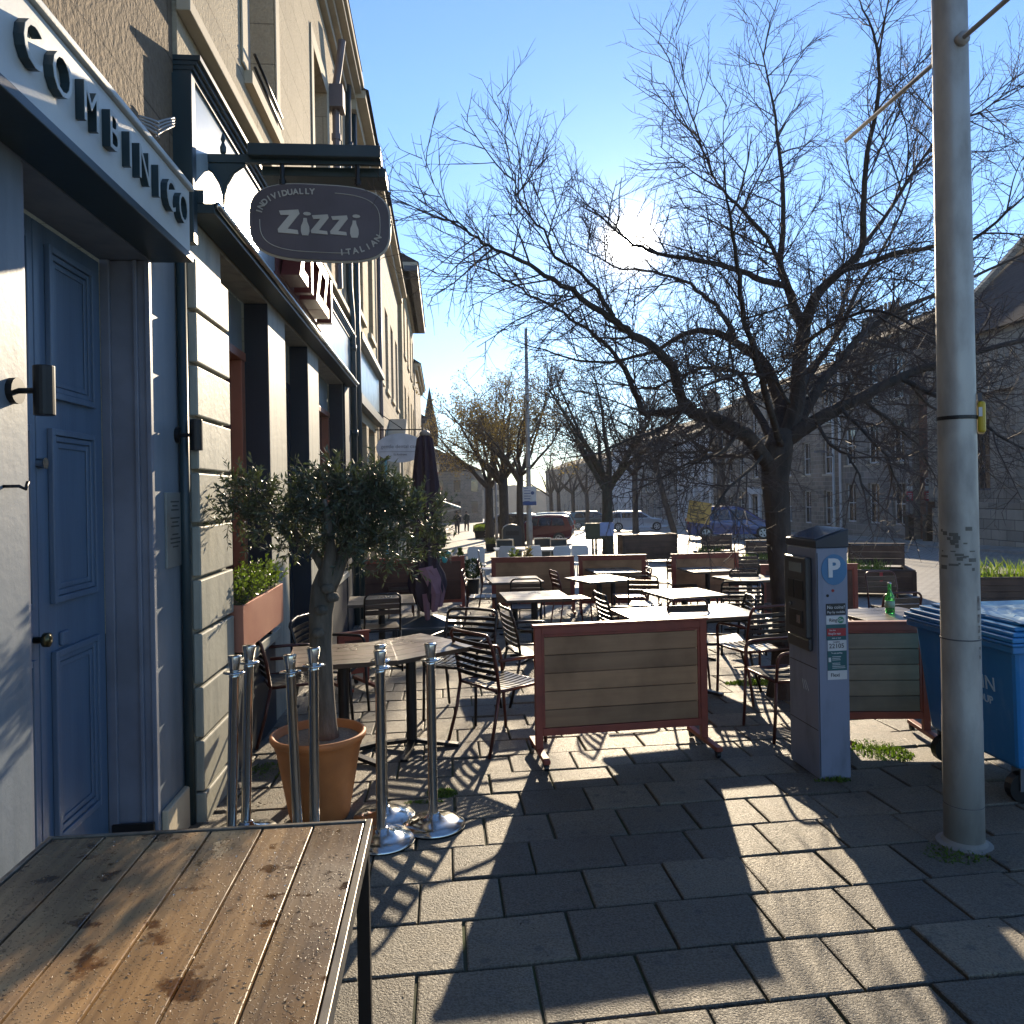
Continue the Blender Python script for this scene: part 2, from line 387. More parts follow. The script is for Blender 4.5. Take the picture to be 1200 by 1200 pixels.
def window(parent, X, out, h, depth, fm, bars=(1, 1), fw=.055, sill=None, pane_m=None, name='window'):
    """sash window in hole h, its outer face `depth` behind the wall face X"""
    a, b, c, d = h; x0 = X - out * (depth - .01); x1 = X - out * (depth + .05); lo, hi = min(x0, x1), max(x0, x1)
    m = MB()
    m.box(lo, hi, a + .002, a + fw, c + .002, d - .002); m.box(lo, hi, b - fw, b - .002, c + .002, d - .002)
    m.box(lo + .003, hi - .003, a + fw, b - fw, c + .003, c + fw * 1.3); m.box(lo + .003, hi - .003, a + fw, b - fw, d - fw, d - .003)
    mz = (c + d) / 2; m.box(lo + .006, hi - .006, a + fw, b - fw, mz - .025, mz + .025)
    for i in range(bars[0]):
        y = a + (b - a) * (i + 1) / (bars[0] + 1); m.box(lo + .012, hi - .012, y - .014, y + .014, c + fw * 1.3, mz - .025); m.box(lo + .012, hi - .012, y - .014, y + .014, mz + .025, d - fw)
    w = m.build(name, fm, parent, world=True)
    xp = X - out * (depth + .03)
    MB().box(xp - .006, xp + .006, a + fw * .6, b - fw * .6, c + fw * .6, d - fw * .6).build('pane', pane_m or M['glass'], w, world=True)
    if sill is not None:
        xs0, xs1 = X - out * (depth - .02), X + out * .06
        MB().box(min(xs0, xs1), max(xs0, xs1), a - .06, b + .06, c - .10, c - .003).build('sill', sill, w, world=True)
    return w
def bld(name, label, Xf, y, group=None):
    return thing(name, label, 'building', (Xf, y, gz(y)), 0, group)
def roof_chimney(parent, x, y, z, sx, sy, h, pots, m, rf):
    c = MB().box(x - sx / 2, x + sx / 2, y - sy / 2, y + sy / 2, z, z + h).box(x - sx / 2 - .05, x + sx / 2 + .05, y - sy / 2 - .05, y + sy / 2 + .05, z + h, z + h + .1).build('chimney', m, rf, world=True)
    pm = MB()
    for i in range(pots):
        yy = y + (i - (pots - 1) / 2) * (sy / max(pots, 1))
        pm.lathe([(.09, 0), (.11, .05), (.09, .1), (.08, .5), (.10, .52), (.10, .58)], 8, (x, yy, z + h + .1))
    pm.build('chimney_pots', M['clay'], c, smooth=False, world=True)

# ---- the shop with the blue door (nearest on the left)
XC = -1.46
b = bld('shop_building', 'near shop building with recessed blue door and rough brown stone upper wall', XC, 3.0)
DH = (2.84, 4.04, -.30, 2.90)
m = MB(); facade(m, XC, 1, -4., 4.42, -.4, 3.40, [DH, (-2.5, 2.2, .7, 2.6)], .235)
m.build('shopfront', M['paint_pale'], b, world=True)
m = MB(); facade(m, XC, 1, -4., 4.42, 3.40, 10.0, [(.2, 1.2, 4.9, 6.9), (-2.6, -1.6, 4.9, 6.9)], .2)
m.quad((XC, 4.42, 3.4), (XC - 8, 4.42, 3.4), (XC - 8, 4.42, 10), (XC, 4.42, 10)); m.quad((XC, -4, -.4), (XC - 8, -4, -.4), (XC - 8, -4, 10), (XC, -4, 10))
m.build('wall', M['stone_brown'], b, world=True)
for h in ((.2, 1.2, 4.9, 6.9), (-2.6, -1.6, 4.9, 6.9)): window(b, XC, 1, h, .2, M['white_frame'], sill=M['stone_smooth'])
window(b, XC, 1, (-2.5, 2.2, .7, 2.6), .23, M['navy'], (3, 1), .08)
MB().prism([(0, 0), (-4, 2.6), (-8, 0)], lambda x, z: (XC + .2 + x, -4.1, 10 + z), lambda x, z: (XC + .2 + x, 4.40, 10 + z)).build('roof', M['slate'], b, world=True)
# reveal linings and door
XD = -1.69
rv = MB().box(XD, XC - .004, 4.015, 4.038, -.2, 2.898)
rv.box(XC - .075, XC - .055, 3.995, 4.014, -.2, 2.898).box(XD, XC - .185, 3.99, 4.014, -.2, 2.898).box(XC - .02, XC + .004, 4.0, 4.036, -.2, 2.898)
rv.box(XD, XC - .004, 2.842, 2.865, -.2, 2.898)
rv.build('door_reveal', M['reveal_grey'], b, world=True, bevel=.004)
d = MB(); dz0, dz1 = -.12, 2.88
d.box(XD - .05, XD, 2.866, 3.362, dz0, dz1).box(XD - .05, XD, 3.368, 3.988, dz0, dz1).box(XD - .06, XD - .051, 2.866, 3.988, dz0, dz1)
do = d.build('door', M['door_blue'], b, world=True, bevel=.003)
pn = MB()
for (z0, z1) in ((.23, 1.05), (1.255, 2.01), (2.14, 2.80)):
    for (a0, a1) in ((2.93, 3.30), (3.455, 3.885)):
        for k, (e, t) in enumerate(((0, .024), (.03, .014), (.058, .008))):
            A0, A1, Z0, Z1 = a0 + e, a1 - e, z0 + e, z1 - e; w = .028 if k == 0 else .024
            pn.box(XD + .001, XD + t, A0, A0 + w, Z0, Z1).box(XD + .001, XD + t, A1 - w, A1, Z0, Z1).box(XD + .001, XD + t - .001, A0 + w, A1 - w, Z0, Z0 + w).box(XD + .001, XD + t - .001, A0 + w, A1 - w, Z1 - w, Z1)
pn.build('door_panels', M['door_blue'], do, world=True, bevel=.004)
kn = MB(); c = Vector((XD + .05, 3.42, 1.0)); c = W(52, 750, XD + .04)
kn.tube([c - Vector((.04, 0, 0)), c - Vector((.01, 0, 0)), c, c + Vector((.02, 0, 0)), c + Vector((.028, 0, 0))], [.014, .014, .03, .03, .012], 12)
kn.build('knob', mat('brass_dark', (.10, .09, .05), .3, 1.), do, smooth=True, world=True)
c = W(48, 543, XD + .01); MB().tube([c - Vector((.01, 0, 0)), c + Vector((.02, 0, 0))], .024, 12).build('lock', M['steel'], do, world=True)
c = W(76, 747, XD + .01); MB().box(c.x - .01, c.x + .008, c.y - .035, c.y + .035, c.z - .03, c.z + .03).build('lock_plate', M['door_blue'], do, world=True, bevel=.006)
MB().box(XD, XC + .03, 2.85, 4.03, -.3, -.10).build('doorstep', M['stone_smooth'], b, world=True, bevel=.01)
pl = MB().box(XC + .001, XC + .035, 4.05, 4.40, -.3, .11); pl.build('plinth', M['stone_smooth'], b, world=True, bevel=.008)
MB().box(XD + .02, XC - .01, 3.975, 3.994, -.09, .08).build('boot_scraper_recess', M['black_metal'], b, world=True)
# hooks on the wall
c = W(4, 570, XC); MB().tube([c, c + Vector((.05, 0, 0)), c + Vector((.06, .02, -.01)), c + Vector((.06, .035, .015))], .006, 6).build('hook', M['black_metal'], b, smooth=True, world=True)
for (px, py, lab) in ((30, 458, 'black cylinder wall lamp left of the blue door'), (216, 510, 'black cylinder wall lamp right of the blue door')):
    c = W(px - 16 if px < 100 else px - 9, py, XC)
    l = thing('wall_lamp', lab, 'wall lamp', c, 0, 'wall lamps beside the blue door')
    MB().tube([(0, 0, 0), (.022, 0, 0)], .045, 16).build('mounting_plate', M['black_metal'], l)
    MB().tube([(.015, 0, 0), (.075, 0, 0)], .010, 8).build('arm', M['black_metal'], l)
    MB().tube([(.105, 0, -.085), (.105, 0, .085)], .034, 20).build('lamp_shade', M['black_metal'], l, bevel=.003)
# plaque
pa, pb = W(192, 570, XC), W(213, 668, XC)
p = thing('plaque', 'silvery engraved plaque on the pale pilaster beside the blue door', 'plaque', (XC, (pa.y + pb.y) / 2, (pa.z + pb.z) / 2))
hw, hh = abs(pb.y - pa.y) / 2, .20
MB().box(.0, .012, -hw, hw, -hh, hh).build('plate', mat('brushed_plate', (.30, .31, .29), .4, .4), p, bevel=.002)
ln = MB()
for i in range(12):
    z = hh - .05 - i * .022; w = hw * R.uniform(.3, .7)
    if i in (3, 7): continue
    ln.box(.0121, .0128, -w, w, z - .004, z + .004)
ln.build('engraved_lines', mat('engraving', (.06, .06, .055), .6), p)
# signboard COMBINICO
XS = -1.27
s = thing('shop_sign', 'chalky white signboard with raised letters COMBINICO over the blue door', 'shop sign', (XC, 2.6, 2.94))
MB().box(XC + .001, XS, .6, 4.06, 2.945, 3.27).build('board', M['sign_white'], s, world=True, bevel=.004)
MB().box(XC + .001, XS + .02, .58, 4.08, 3.272, 3.30).build('top_moulding', M['sign_white'], s, world=True, bevel=.006)
MB().box(XC + .001, XS + .012, .59, 4.07, 2.905, 2.944).build('bottom_moulding', M['teal_dark'], s, world=True, bevel=.004)
lt = MB(); lf_ = MB()  # dark letter bodies: darker side paint, with their unlit shade put into it
for ch, px in zip('COMBINICO', (27, 62, 96, 123, 142, 159, 176, 190, 205)):
    y = W(px, 100, XS).y
    q = text_mb(ch, .21, lambda x, yy, z: (XS + .016 + z, y + x * .85, 3.105 + yy), .030, -.0012); lt.add(q.v, q.f)
    q = text_mb(ch, .21, lambda x, yy, z: (XS + .0325 + z, y + x * .85, 3.105 + yy), .002, -.0012); lf_.add(q.v, q.f)
lo = lt.build('lettering', M['teal_dark'], s, world=True)
lf_.build('letter_faces', M['sign_letter'], lo, world=True)

# ---- restaurant building
XZ = -1.41
b = bld('restaurant_building', 'cream stone restaurant building with navy and copper shopfront and pale glossy fascia', XZ, 8.)
ZY0, ZY1 = 4.44, 12.2
holes = [(5.10, 6.45, .62, 3.28), (7.12, 8.30, -.3, 3.28), (8.98, 11.1, .62, 3.28)]
m = MB(); facade(m, XZ, 1, ZY0, ZY1, -.5, 3.30, holes, .19)
m.quad((XZ, ZY0, -.5), (XZ - .4, ZY0, -.5), (XZ - .4, ZY0, 3.3), (XZ, ZY0, 3.3))
m.build('shopfront', M['paint_zizzi'], b, world=True)
# quoin blocks
qb = MB(); z = .06
while z < 3.0:
    h = .30; qb.box(XZ + .001, XZ + .05, ZY0 - .01, 5.09, z, z + h - .022); z += h
qb.box(XZ + .001, XZ + .06, ZY0 - .015, 5.11, -.4, .05)
qb.build('quoins', M['paint_zizzi'], b, world=True, bevel=.008)
for (a, b2, c, d2) in holes:
    nv = MB(); nv.box(XZ - .19, XZ - .003, b2 - .012, b2 - .002, c, d2 - .002); nv.box(XZ - .19, XZ - .003, a + .002, a + .012, c, d2 - .002)
    nv.build('navy_lining', M['navy'], b, world=True)
MB().box(XZ - .19, XZ + .004, 7.14, 8.28, -.3, .1).build('doorstep', M['navy'], b, world=True)
for i, (a, b2, c, d2) in enumerate(holes):
    xi = XZ - .19
    fr = MB(); zt = 2.80
    cm = M['copper'] if i != 1 else M['navy']
    fr.box(xi - .17, xi, b2 - .11, b2 - .013, c + .01, zt); fr.box(xi - .17, xi, a + .013, a + .11, c + .01, zt); fr.box(xi - .17, xi + .01, a + .013, b2 - .013, zt + .002, zt + .07)
    fr.box(xi - .17, xi, a + .11, b2 - .11, c + .01, c + .09)
    w = fr.build('window' if i != 1 else 'entrance', cm, b, world=True, bevel=.004)
    MB().box(xi - .10, xi - .09, a + .10, b2 - .10, c + .08, zt).build('pane', M['glass'], w, world=True)
    MB().box(xi - .05, xi - .02, a + .012, b2 - .012, zt + .072, 3.28).build('transom_panel', M['shop_grey'], w, world=True)
    if i != 1: MB().box(XZ - .19, XZ + .05, a - .04, b2 + .04, c - .08, c - .002).build('sill', M['paint_zizzi'], w, world=True, bevel=.006)
# stall risers below windows in navy
for (a, b2) in ((5.115, 6.44), (9.0, 11.08)): MB().box(XZ + .001, XZ + .014, a, b2, -.4, .53).build('stall_riser', M['navy'], b, world=True)
MB().box(XZ + .001, XZ + .03, 11.12, 11.75, -.4, 3.29).build('navy_pilaster', M['navy'], b, world=True)
# fascia, end box, awning cassette, cornice
MB().box(XZ - .12, XZ + .03, 4.47, 12.1, 3.44, 4.06).build('fascia', M['fascia'], b, world=True)
MB().box(XZ - .12, XZ + .055, 4.40, 4.468, 3.12, 4.06).build('fascia_end', M['teal_dark'], b, world=True, bevel=.004)
cn = MB()
for (o, z0, z1) in ((.045, 4.062, 4.09), (.06, 4.092, 4.115), (.08, 4.117, 4.14), (.10, 4.142, 4.17)): cn.box(XZ - .12, XZ + o, 4.44 - o * .2, 12.1, z0, z1)
cn.build('fascia_cornice', M['teal_dark'], b, world=True)
MB().box(XZ + .001, XZ + .15, 4.47, 11.6, 3.305, 3.36).box(XZ + .001, XZ + .09, 4.47, 11.6, 3.362, 3.438).build('awning_cassette', M['teal_dark'], b, world=True, bevel=.003)
MB().tube([(XZ + .165, 4.47, 3.35), (XZ + .165, 11.6, 3.35)], .02, 10).build('awning_rail', M['steel'], b, smooth=True, world=True)
# upper wall
uh = [(6.0, 7.03, 4.92, 6.95), (9.15, 10.2, 4.92, 6.95)]
m = MB(); facade(m, XZ - .03, 1, ZY0, ZY1 + .1, 3.3, 8.5, uh, .28)
m.quad((XZ - .03, ZY0, 3.3), (XZ - 8, ZY0, 3.3), (XZ - 8, ZY0, 8.5), (XZ - .03, ZY0, 8.5)); m.quad((XZ - .03, ZY1 + .1, -.5), (XZ - 8, ZY1 + .1, -.5), (XZ - 8, ZY1 + .1, 8.5), (XZ - .03, ZY1 + .1, 8.5))
m.build('wall', M['stone_cream'], b, world=True)
st = MB()
st.box(XZ - .028, XZ + .05, ZY0 - .02, ZY1 + .1, 4.42, 4.50)
for (a, b2, c, d2) in uh:
    st.box(XZ - .027, XZ - .012, a - .16, a - .001, c, d2).box(XZ - .027, XZ - .012, b2 + .001, b2 + .16, c, d2).box(XZ - .027, XZ - .012, a - .16, b2 + .16, d2 + .001, d2 + .2)
st.build('dressed_stone_trim', M['stone_smooth'], b, world=True, bevel=.006)
for h in uh:
    w = window(b, XZ - .03, 1, h, .22, M['white_frame'], (0, 0), .06, sill=M['stone_smooth'])
    MB().tube([(XZ + .03, h[0] + .02, h[2] + .16), (XZ + .03, h[1] - .02, h[2] + .16)], .012, 6).tube([(XZ + .03, h[0] + .02, h[2] + .06), (XZ + .03, h[1] - .02, h[2] + .06)], .012, 6).build('guard_rail', M['black_metal'], w, smooth=True, world=True)
co = MB()
for (o, z0, z1) in ((.05, 7.25, 7.36), (.13, 7.362, 7.45), (.23, 7.452, 7.52), (.27, 7.522, 7.62)): co.box(XZ - .03, XZ + o, ZY0 - .02, ZY1 + .12, z0 + .6, z1 + .6)
co.build('cornice', M['stone_smooth'], b, world=True, bevel=.01)
rf = MB().prism([(.25, 0), (-3.8, 3.0), (-8, 0)], lambda x, z: (XZ + x, ZY0 - .02, 8.4 + z), lambda x, z: (XZ + x, ZY1 + .12, 8.4 + z)).build('roof', M['slate'], b, world=True)
roof_chimney(b, XZ - 3.8, 12.0, 10.6, .8, 1.2, 2.2, 4, M['stone_cream'], rf)
# pipes
dp = MB().tube([(XZ + .06, 11.92, gz(12)), (XZ + .06, 11.92, 4.4), (XZ + .03, 11.92, 4.9), (XZ + .06, 11.92, 8.2)], .05, 10)
for z in (1.2, 2.6, 3.9, 5.6, 7.0): dp.tube([(XZ + .06, 11.92, z), (XZ + .06, 11.92, z + .09)], .062, 10)
dp.build('downpipe', M['teal_dark'], b, smooth=True, world=True)
dp = MB().tube([(XZ + .05, 10.55, 4.5), (XZ + .05, 10.55, 6.9)], .05, 10).box(XZ - .02, XZ + .16, 10.42, 10.68, 6.9, 7.2)
for z in (4.9, 5.7, 6.5): dp.tube([(XZ + .05, 10.55, z), (XZ + .05, 10.55, z + .08)], .065, 10)
dp.tube([(XZ + .05, 10.55, 7.2), (XZ + .1, 10.55, 7.5), (XZ + .15, 10.55, 7.85)], .05, 10)
dp.build('rain_hopper', M['pipe_mauve'], b, smooth=False, world=True)
# dark strip added for the shaded block ends between the two shopfronts
MB().tube([(XC + .03, 4.405, gz(4.4)), (XC + .03, 4.405, 3.1)], .028, 8).build('gap_shade_strip', M['teal_dark'], b, smooth=True, world=True)
# loose cables over the signboard
cb = MB()
for k in range(4):
    a = W(163, 136 + k * 3, -1.38); z = W(203, 138 + k * 3, -1.38)
    pts = [a.lerp(z, i / 8) + Vector((.04 * math.sin(i * .8), 0, -.035 * math.sin(math.pi * i / 8) * (1 + .3 * k))) for i in range(9)]
    cb.tube(pts, .006, 5)
cb.build('cables', mat('grey_cable', (.35, .35, .34), .4), b, smooth=True, world=True)

# red letters standing edge-on at the fascia
s = thing('letter_sign', 'red block letters standing out from the pale fascia behind the hanging oval sign', 'letter sign', (XZ + .03, 8.0, 3.45))
lt = MB()
for i, ch in enumerate('ZIZZI'):
    y = 6.85 + i * .42
    q = text_mb(ch, .56, lambda x, yy, z: (XZ + .15 + z, y + x, 3.78 + yy * 1.1), .16, .02); lt.add(q.v, q.f)
lt.build('lettering', paint('red_letter_paint', (.17, .03, .02), .4), s, world=True)
MB().box(XZ + .031, XZ + .07, 6.55, 8.85, 3.55, 3.58).box(XZ + .031, XZ + .07, 6.55, 8.85, 3.95, 3.98).box(XZ + .031, XZ + .05, 6.6, 8.8, 3.582, 3.948).build('mounting_rails', paint('red_rail', (.13, .03, .025), .5), s, world=True)

# hanging oval sign on a bracket
YS = 4.78
bz = W(235, 187, XZ).z
s = thing('hanging_sign', 'dark oval hanging sign reading Zizzi, lit trough above it, on a wall bracket', 'hanging sign', (XZ + .05, YS, bz))
bl, br_ = P(232, 186, YS), P(447, 196, YS)
bm = MB().bar((XZ + .03, YS, bl.z), (br_.x, YS, bl.z + .005), .03, .05)
cx = P(262, 200, YS).x
for sgn in (-1, 1):
    pts = [(cx, YS, bl.z - .22 + .0), (cx + sgn * .02, YS, bl.z - .15), (cx + sgn * .06, YS, bl.z - .08), (cx + sgn * .13, YS, bl.z - .03)]
    bm.tube(pts, .010, 6)
bm.prism([(-.14, -.02), (.14, -.02), (.05, -.08), (.015, -.17), (0, -.2), (-.015, -.17), (-.05, -.08)], lambda x, z: (cx + x, YS - .006, bl.z + z), lambda x, z: (cx + x, YS + .006, bl.z + z))
bm.tube([(cx, YS, bl.z - .2), (cx, YS, bl.z - .36)], [.012, .003], 6)
bm.lathe([(.004, 0), (.018, .02), (.02, .05), (.008, .08), (.015, .1), (.003, .14)], 8, (cx - .0, YS, bl.z + .02))
bm.build('bracket', M['teal_dark'], s, world=True)
tx0, tx1 = P(293, 185, YS).x, P(447, 196, YS).x
MB().box(tx0, tx1, YS - .07, YS + .07, bl.z + .0, bl.z + .075).build('light_trough', M['teal_dark'], s, world=True, bevel=.006)
MB().box(tx0 + .05, tx1 + .02, YS + .08, YS + .3, bl.z - .06, bl.z - .002).build('rear_trough', M['teal_dark'], s, world=True, bevel=.006)
oc = P(376, 262, YS); OW, OH = .415, .228
def sup(a, w, h, e=3.3):
    ca_, sa_ = math.cos(a), math.sin(a)
    return (w * math.copysign(abs(ca_) ** (2 / e), ca_), h * math.copysign(abs(sa_) ** (2 / e), sa_))
out = [sup(2 * math.pi * i / 64, OW, OH) for i in range(64)]
tl = rad(2.2)
def S3(x, z, dy=0): return (oc.x + x * math.cos(tl) + z * math.sin(tl) * .3, YS + dy, oc.z + z - x * math.sin(tl))
MB().prism(out, lambda x, z: S3(x, z, -.02), lambda x, z: S3(x, z, .02)).build('board', paint('plum_brown_sign_paint', (.10, .075, .08), .45), s, world=True)
rm = MB()
ring = [Vector(S3(x, z)) for x, z in out] + [Vector(S3(*out[0]))]
rm.tube(ring, .012, 6, False)
inn = [sup(2 * math.pi * i / 64, OW - .055, OH - .045) for i in range(65)]
gold = paint('pale_gold_sign_paint', (.52, .47, .39), .5)
for (a, b2) in ((-10, 18), (32, 52)):
    rm.tube([Vector(S3(*inn[i % 64], -.022)) for i in range(a, b2)][::1] if a != -10 else [Vector(S3(*inn[i % 64], -.022)) for i in range(-2, 16)], .0025, 4)
rm.build('rim', gold, s, world=True)
lt = MB()
Zp = [(-.06, .062), (.055, .075), (.062, .05), (-.01, -.045), (.05, -.05), (.055, -.075), (-.065, -.07), (-.068, -.05), (.002, .04), (-.05, .036)]
for (x, sc) in ((-.185, 1.0), (.0, .82), (.115, .82)):
    lt.prism([(x + p[0] * sc, -.005 + p[1] * sc - (1 - sc) * .04) for p in Zp], lambda a, c: S3(a, c, -.026), lambda a, c: S3(a, c, -.0205))
for x in (-.09, .205):
    pin = [(x + w * sg, zz) for sg, seq in ((1, ((.018, -.085), (.026, -.06), (.024, -.03), (.012, .0), (.010, .02))), (-1, ((.010, .02), (.012, .0), (.024, -.03), (.026, -.06), (.018, -.085)))) for w, zz in seq]
    lt.prism(pin, lambda a, c: S3(a, c, -.026), lambda a, c: S3(a, c, -.0205))
    lt.prism([(x + .012 + (.024 * math.cos(t_ * .785)), .047 + .011 * math.sin(t_ * .785)) for t_ in range(8)], lambda a, c: S3(a, c, -.026), lambda a, c: S3(a, c, -.0205))
def arc_text(body, size, aa, ab, w, h, flip=False):
    n = len(body); K = 200
    ps = [sup(rad(aa + (ab - aa) * i / K), w, h, 2.6) for i in range(K + 1)]
    cum = [0]
    for i in range(K): cum.append(cum[-1] + math.hypot(ps[i + 1][0] - ps[i][0], ps[i + 1][1] - ps[i][1]))
    for i, ch in enumerate(body):
        q_ = cum[-1] * (i + .5) / n; j = max(k for k in range(K) if cum[k] <= q_)
        px_, pz_ = ps[j]; tx, tz = ps[j + 1][0] - px_, ps[j + 1][1] - pz_; L = math.hypot(tx, tz); tx, tz = tx / L, tz / L
        q = text_mb(ch, size, lambda x, y, z: S3(px_ + x * tx - y * tz, pz_ + x * tz + y * tx, -.0235 + z), .004, .0014); lt.add(q.v, q.f)
arc_text('INDIVIDUALLY', .048, 174, 92, OW - .05, OH - .045)
arc_text('ITALIAN', .05, -78, -14, OW - .05, OH - .045, True)
lt.build('lettering', gold, s, world=True)
for px_ in (331, 419):
    hm = MB(); c = P(px_, 215, YS); hm.tube([(c.x, YS, bl.z), (c.x, YS, c.z - .02)], .014, 8); hm.tube([(c.x, YS, c.z - .01), (c.x, YS, c.z + .02)], .022, 8); hm.build('hanger', M['black_metal'], s, world=True)

# ---- window box with shrub
pa, pb = Vector((XZ + .05, 5.10, .62)), Vector((XZ + .05, 6.4, .62))
p = thing('window_planter', 'copper window box full of leafy shrub under the first restaurant window', 'planter', (XZ, 5.75, .62))
MB().box(XZ - .10, XZ + .10, 5.12, 6.36, .69, .995).build('trough', M['copper_box'], p, world=True, bevel=.004)
MB().box(XZ - .085, XZ + .085, 5.135, 6.345, .9965, 1.003).build('soil', M['mortar'], p, world=True)
MB().box(XZ - .06, XZ + .06, 5.4, 5.44, .63, .689).box(XZ - .06, XZ + .06, 6.1, 6.14, .63, .689).build('bracket', M['black_metal'], p, world=True)
# ================================================================ the rest of the left-hand row
# shop and flats next door (pale blue fascia, sandstone above)
def row_house(name, label, X, y0, y1, H, wm, holes, wd=.2, fm=None, sill=True, roofh=2.4, eave=.3, chim=(), bars=(0, 0), depth=9, group=None, out=1, trim=True, pane=None, rm='slate', zb=-3.):
    b = bld(name, label, X, (y0 + y1) / 2, group)
    m = MB(); facade(m, X, out, y0, y1, zb, H, holes, wd)
    xb = X - out * depth
    m.quad((X, y0, zb), (xb, y0, zb), (xb, y0, H), (X, y0, H)); m.quad((X, y1, zb), (xb, y1, zb), (xb, y1, H), (X, y1, H)); m.quad((xb, y0, zb), (xb, y1, zb), (xb, y1, H), (xb, y0, H))
    m.add([(X, y0, H), (xb, y0, H), ((X + xb) / 2, y0, H + roofh - .06)], [(0, 1, 2)]); m.add([(X, y1, H), (xb, y1, H), ((X + xb) / 2, y1, H + roofh - .06)], [(0, 1, 2)])
    m.build('wall', wm, b, world=True)
    for h in holes:
        window(b, X, out, h, wd * .8, fm or M['white_frame'], bars, .06, sill=M['stone_smooth'] if sill and h[2] > 0 else None, pane_m=pane)
    if trim:
        t = MB()
        lo, hi = (X - .1, X + eave) if out > 0 else (X - eave, X + .1)
        t.box(lo, hi, y0 - .01, y1 + .01, H - .02, H + .1)
        lo, hi = (X - .1, X + eave * .5) if out > 0 else (X - eave * .5, X + .1)
        t.box(lo, hi, y0 - .01, y1 + .01, H - .2, H - .022); t.build('cornice', M['stone_smooth'] if wm is not M['stone_tan'] else M['lead'], b, world=True)
    rf = MB().prism([(-out * -(eave + .05), H + .10), (-out * depth / 2, H + roofh), (-out * depth, H + .1)], lambda x, z: (X + x, y0 - .02, z), lambda x, z: (X + x, y1 + .02, z)).build('roof', M[rm], b, world=True)
    for (y, n) in chim: roof_chimney(b, X - out * depth / 2, y, H + roofh - .5, .8, .45 * n if n > 1 else .7, 1.5, n, wm, rf)
    return b
holes = [(13.0, 14.6, -.5, 3.0), (15.0, 16.3, -.5, 3.0)] + [(y, y + 1.0, z, z + 2.0) for y in (13.4, 15.4) for z in (4.9,)]
b = row_house('corner_shop_building', 'sandstone building with a plain pale blue shop fascia beyond the restaurant', -1.42, 12.32, 17.2, 8.0, M['stone_b'], holes, .2, M['dark_frame'], chim=((16.6, 3),))
MB().box(-1.419, -1.37, 12.6, 17.0, 3.35, 4.2).build('fascia', M['fascia'], b, world=True)
MB().box(-1.418, -1.28, 12.5, 17.1, 3.18, 3.34).box(-1.418, -1.25, 12.5, 17.1, 4.21, 4.32).box(-1.418, -1.33, 12.5, 12.62, 0, 3.17).build('fascia_trim', M['teal_dark'], b, world=True)
dp = MB().tube([(-1.34, 12.5, gz(12)), (-1.34, 12.5, 7.9)], .055, 8); dp.build('downpipe', M['teal_dark'], b, smooth=True, world=True)
holes = [(17.8, 18.7, -.5, 2.8), (20.2, 21.4, -.5, 2.7), (22.3, 23.2, .2, 2.4), (24.2, 25.2, .2, 2.4)] + [(y, y + 1.05, z, z + 2.1) for y in (17.7, 19.8, 21.9, 24.0) for z in (4.4,)]
b = row_house('townhouse', 'pale sandstone townhouse with pedimented doorcase and turquoise window surrounds', -1.42, 17.22, 26.0, 8.3, M['stone_c'], holes, .25, M['white_frame'], chim=((25.4, 4), (17.9, 3)))
pd = MB()
pd.prism([(0, 0), (1.1, .62), (2.2, 0)], lambda y, z: (-1.419, 19.7 + y, 3.1 + z), lambda y, z: (-.95, 19.7 + y, 3.1 + z)).box(-1.418, -.92, 19.62, 21.98, 2.96, 3.09)
pd.box(-1.418, -1.1, 19.72, 20.15, -1, 2.95).box(-1.418, -1.1, 21.45, 21.88, -1, 2.95); pd.build('doorcase', M['stone_smooth'], b, world=True, bevel=.02)
ts = MB()
for (a, c, z0, z1) in ((17.8, 18.7, -.5, 2.8), (22.3, 23.2, .2, 2.4), (24.2, 25.2, .2, 2.4)):
    ts.box(-1.419, -1.36, a - .2, a, z0, z1 + .2).box(-1.419, -1.36, c, c + .2, z0, z1 + .2).box(-1.419, -1.36, a, c, z1, z1 + .2)
ts.build('window_surround', M['teal_shop'], b, world=True)
MB().tube([(-1.36, 17.35, 0), (-1.36, 17.35, 8.1)], .05, 8).build('downpipe', M['pipe_mauve'], b, smooth=True, world=True)
holes = [(y, y + 1.1, z, z + h) for y in (27.0, 29.6, 32.2, 34.6) for (z, h) in ((-.5, 2.4), (3.4, 2.1), (6.6, 2.0))]
b = row_house('tall_tenement', 'tallest sandstone tenement of the row with deep dark eaves', -1.30, 26.02, 36.2, 9.4, M['stone_b'], holes, .25, M['dark_frame'], eave=.55, roofh=2.8, chim=((26.8, 3), (35.4, 4)))
MB().box(-1.2, -.74, 26.0, 36.22, 9.2, 9.38).build('eaves_board', M['lead'], b, world=True)
FAR = [(36.3, 46, 8.6, 'stone_c', 'cream terraced house past the tall tenement'), (46.1, 58, 7.2, 'stone_tan', 'brown rubble house with big chimney stack far down the row'),
       (58.1, 72, 8.0, 'stone_b', 'yellow stone house with red shop sign far down the row'), (72.1, 90, 6.2, 'stone_tan', 'low dark gabled house near the end of the row'), (90.1, 130, 7.5, 'stone_c', 'last long terrace at the end of the row')]
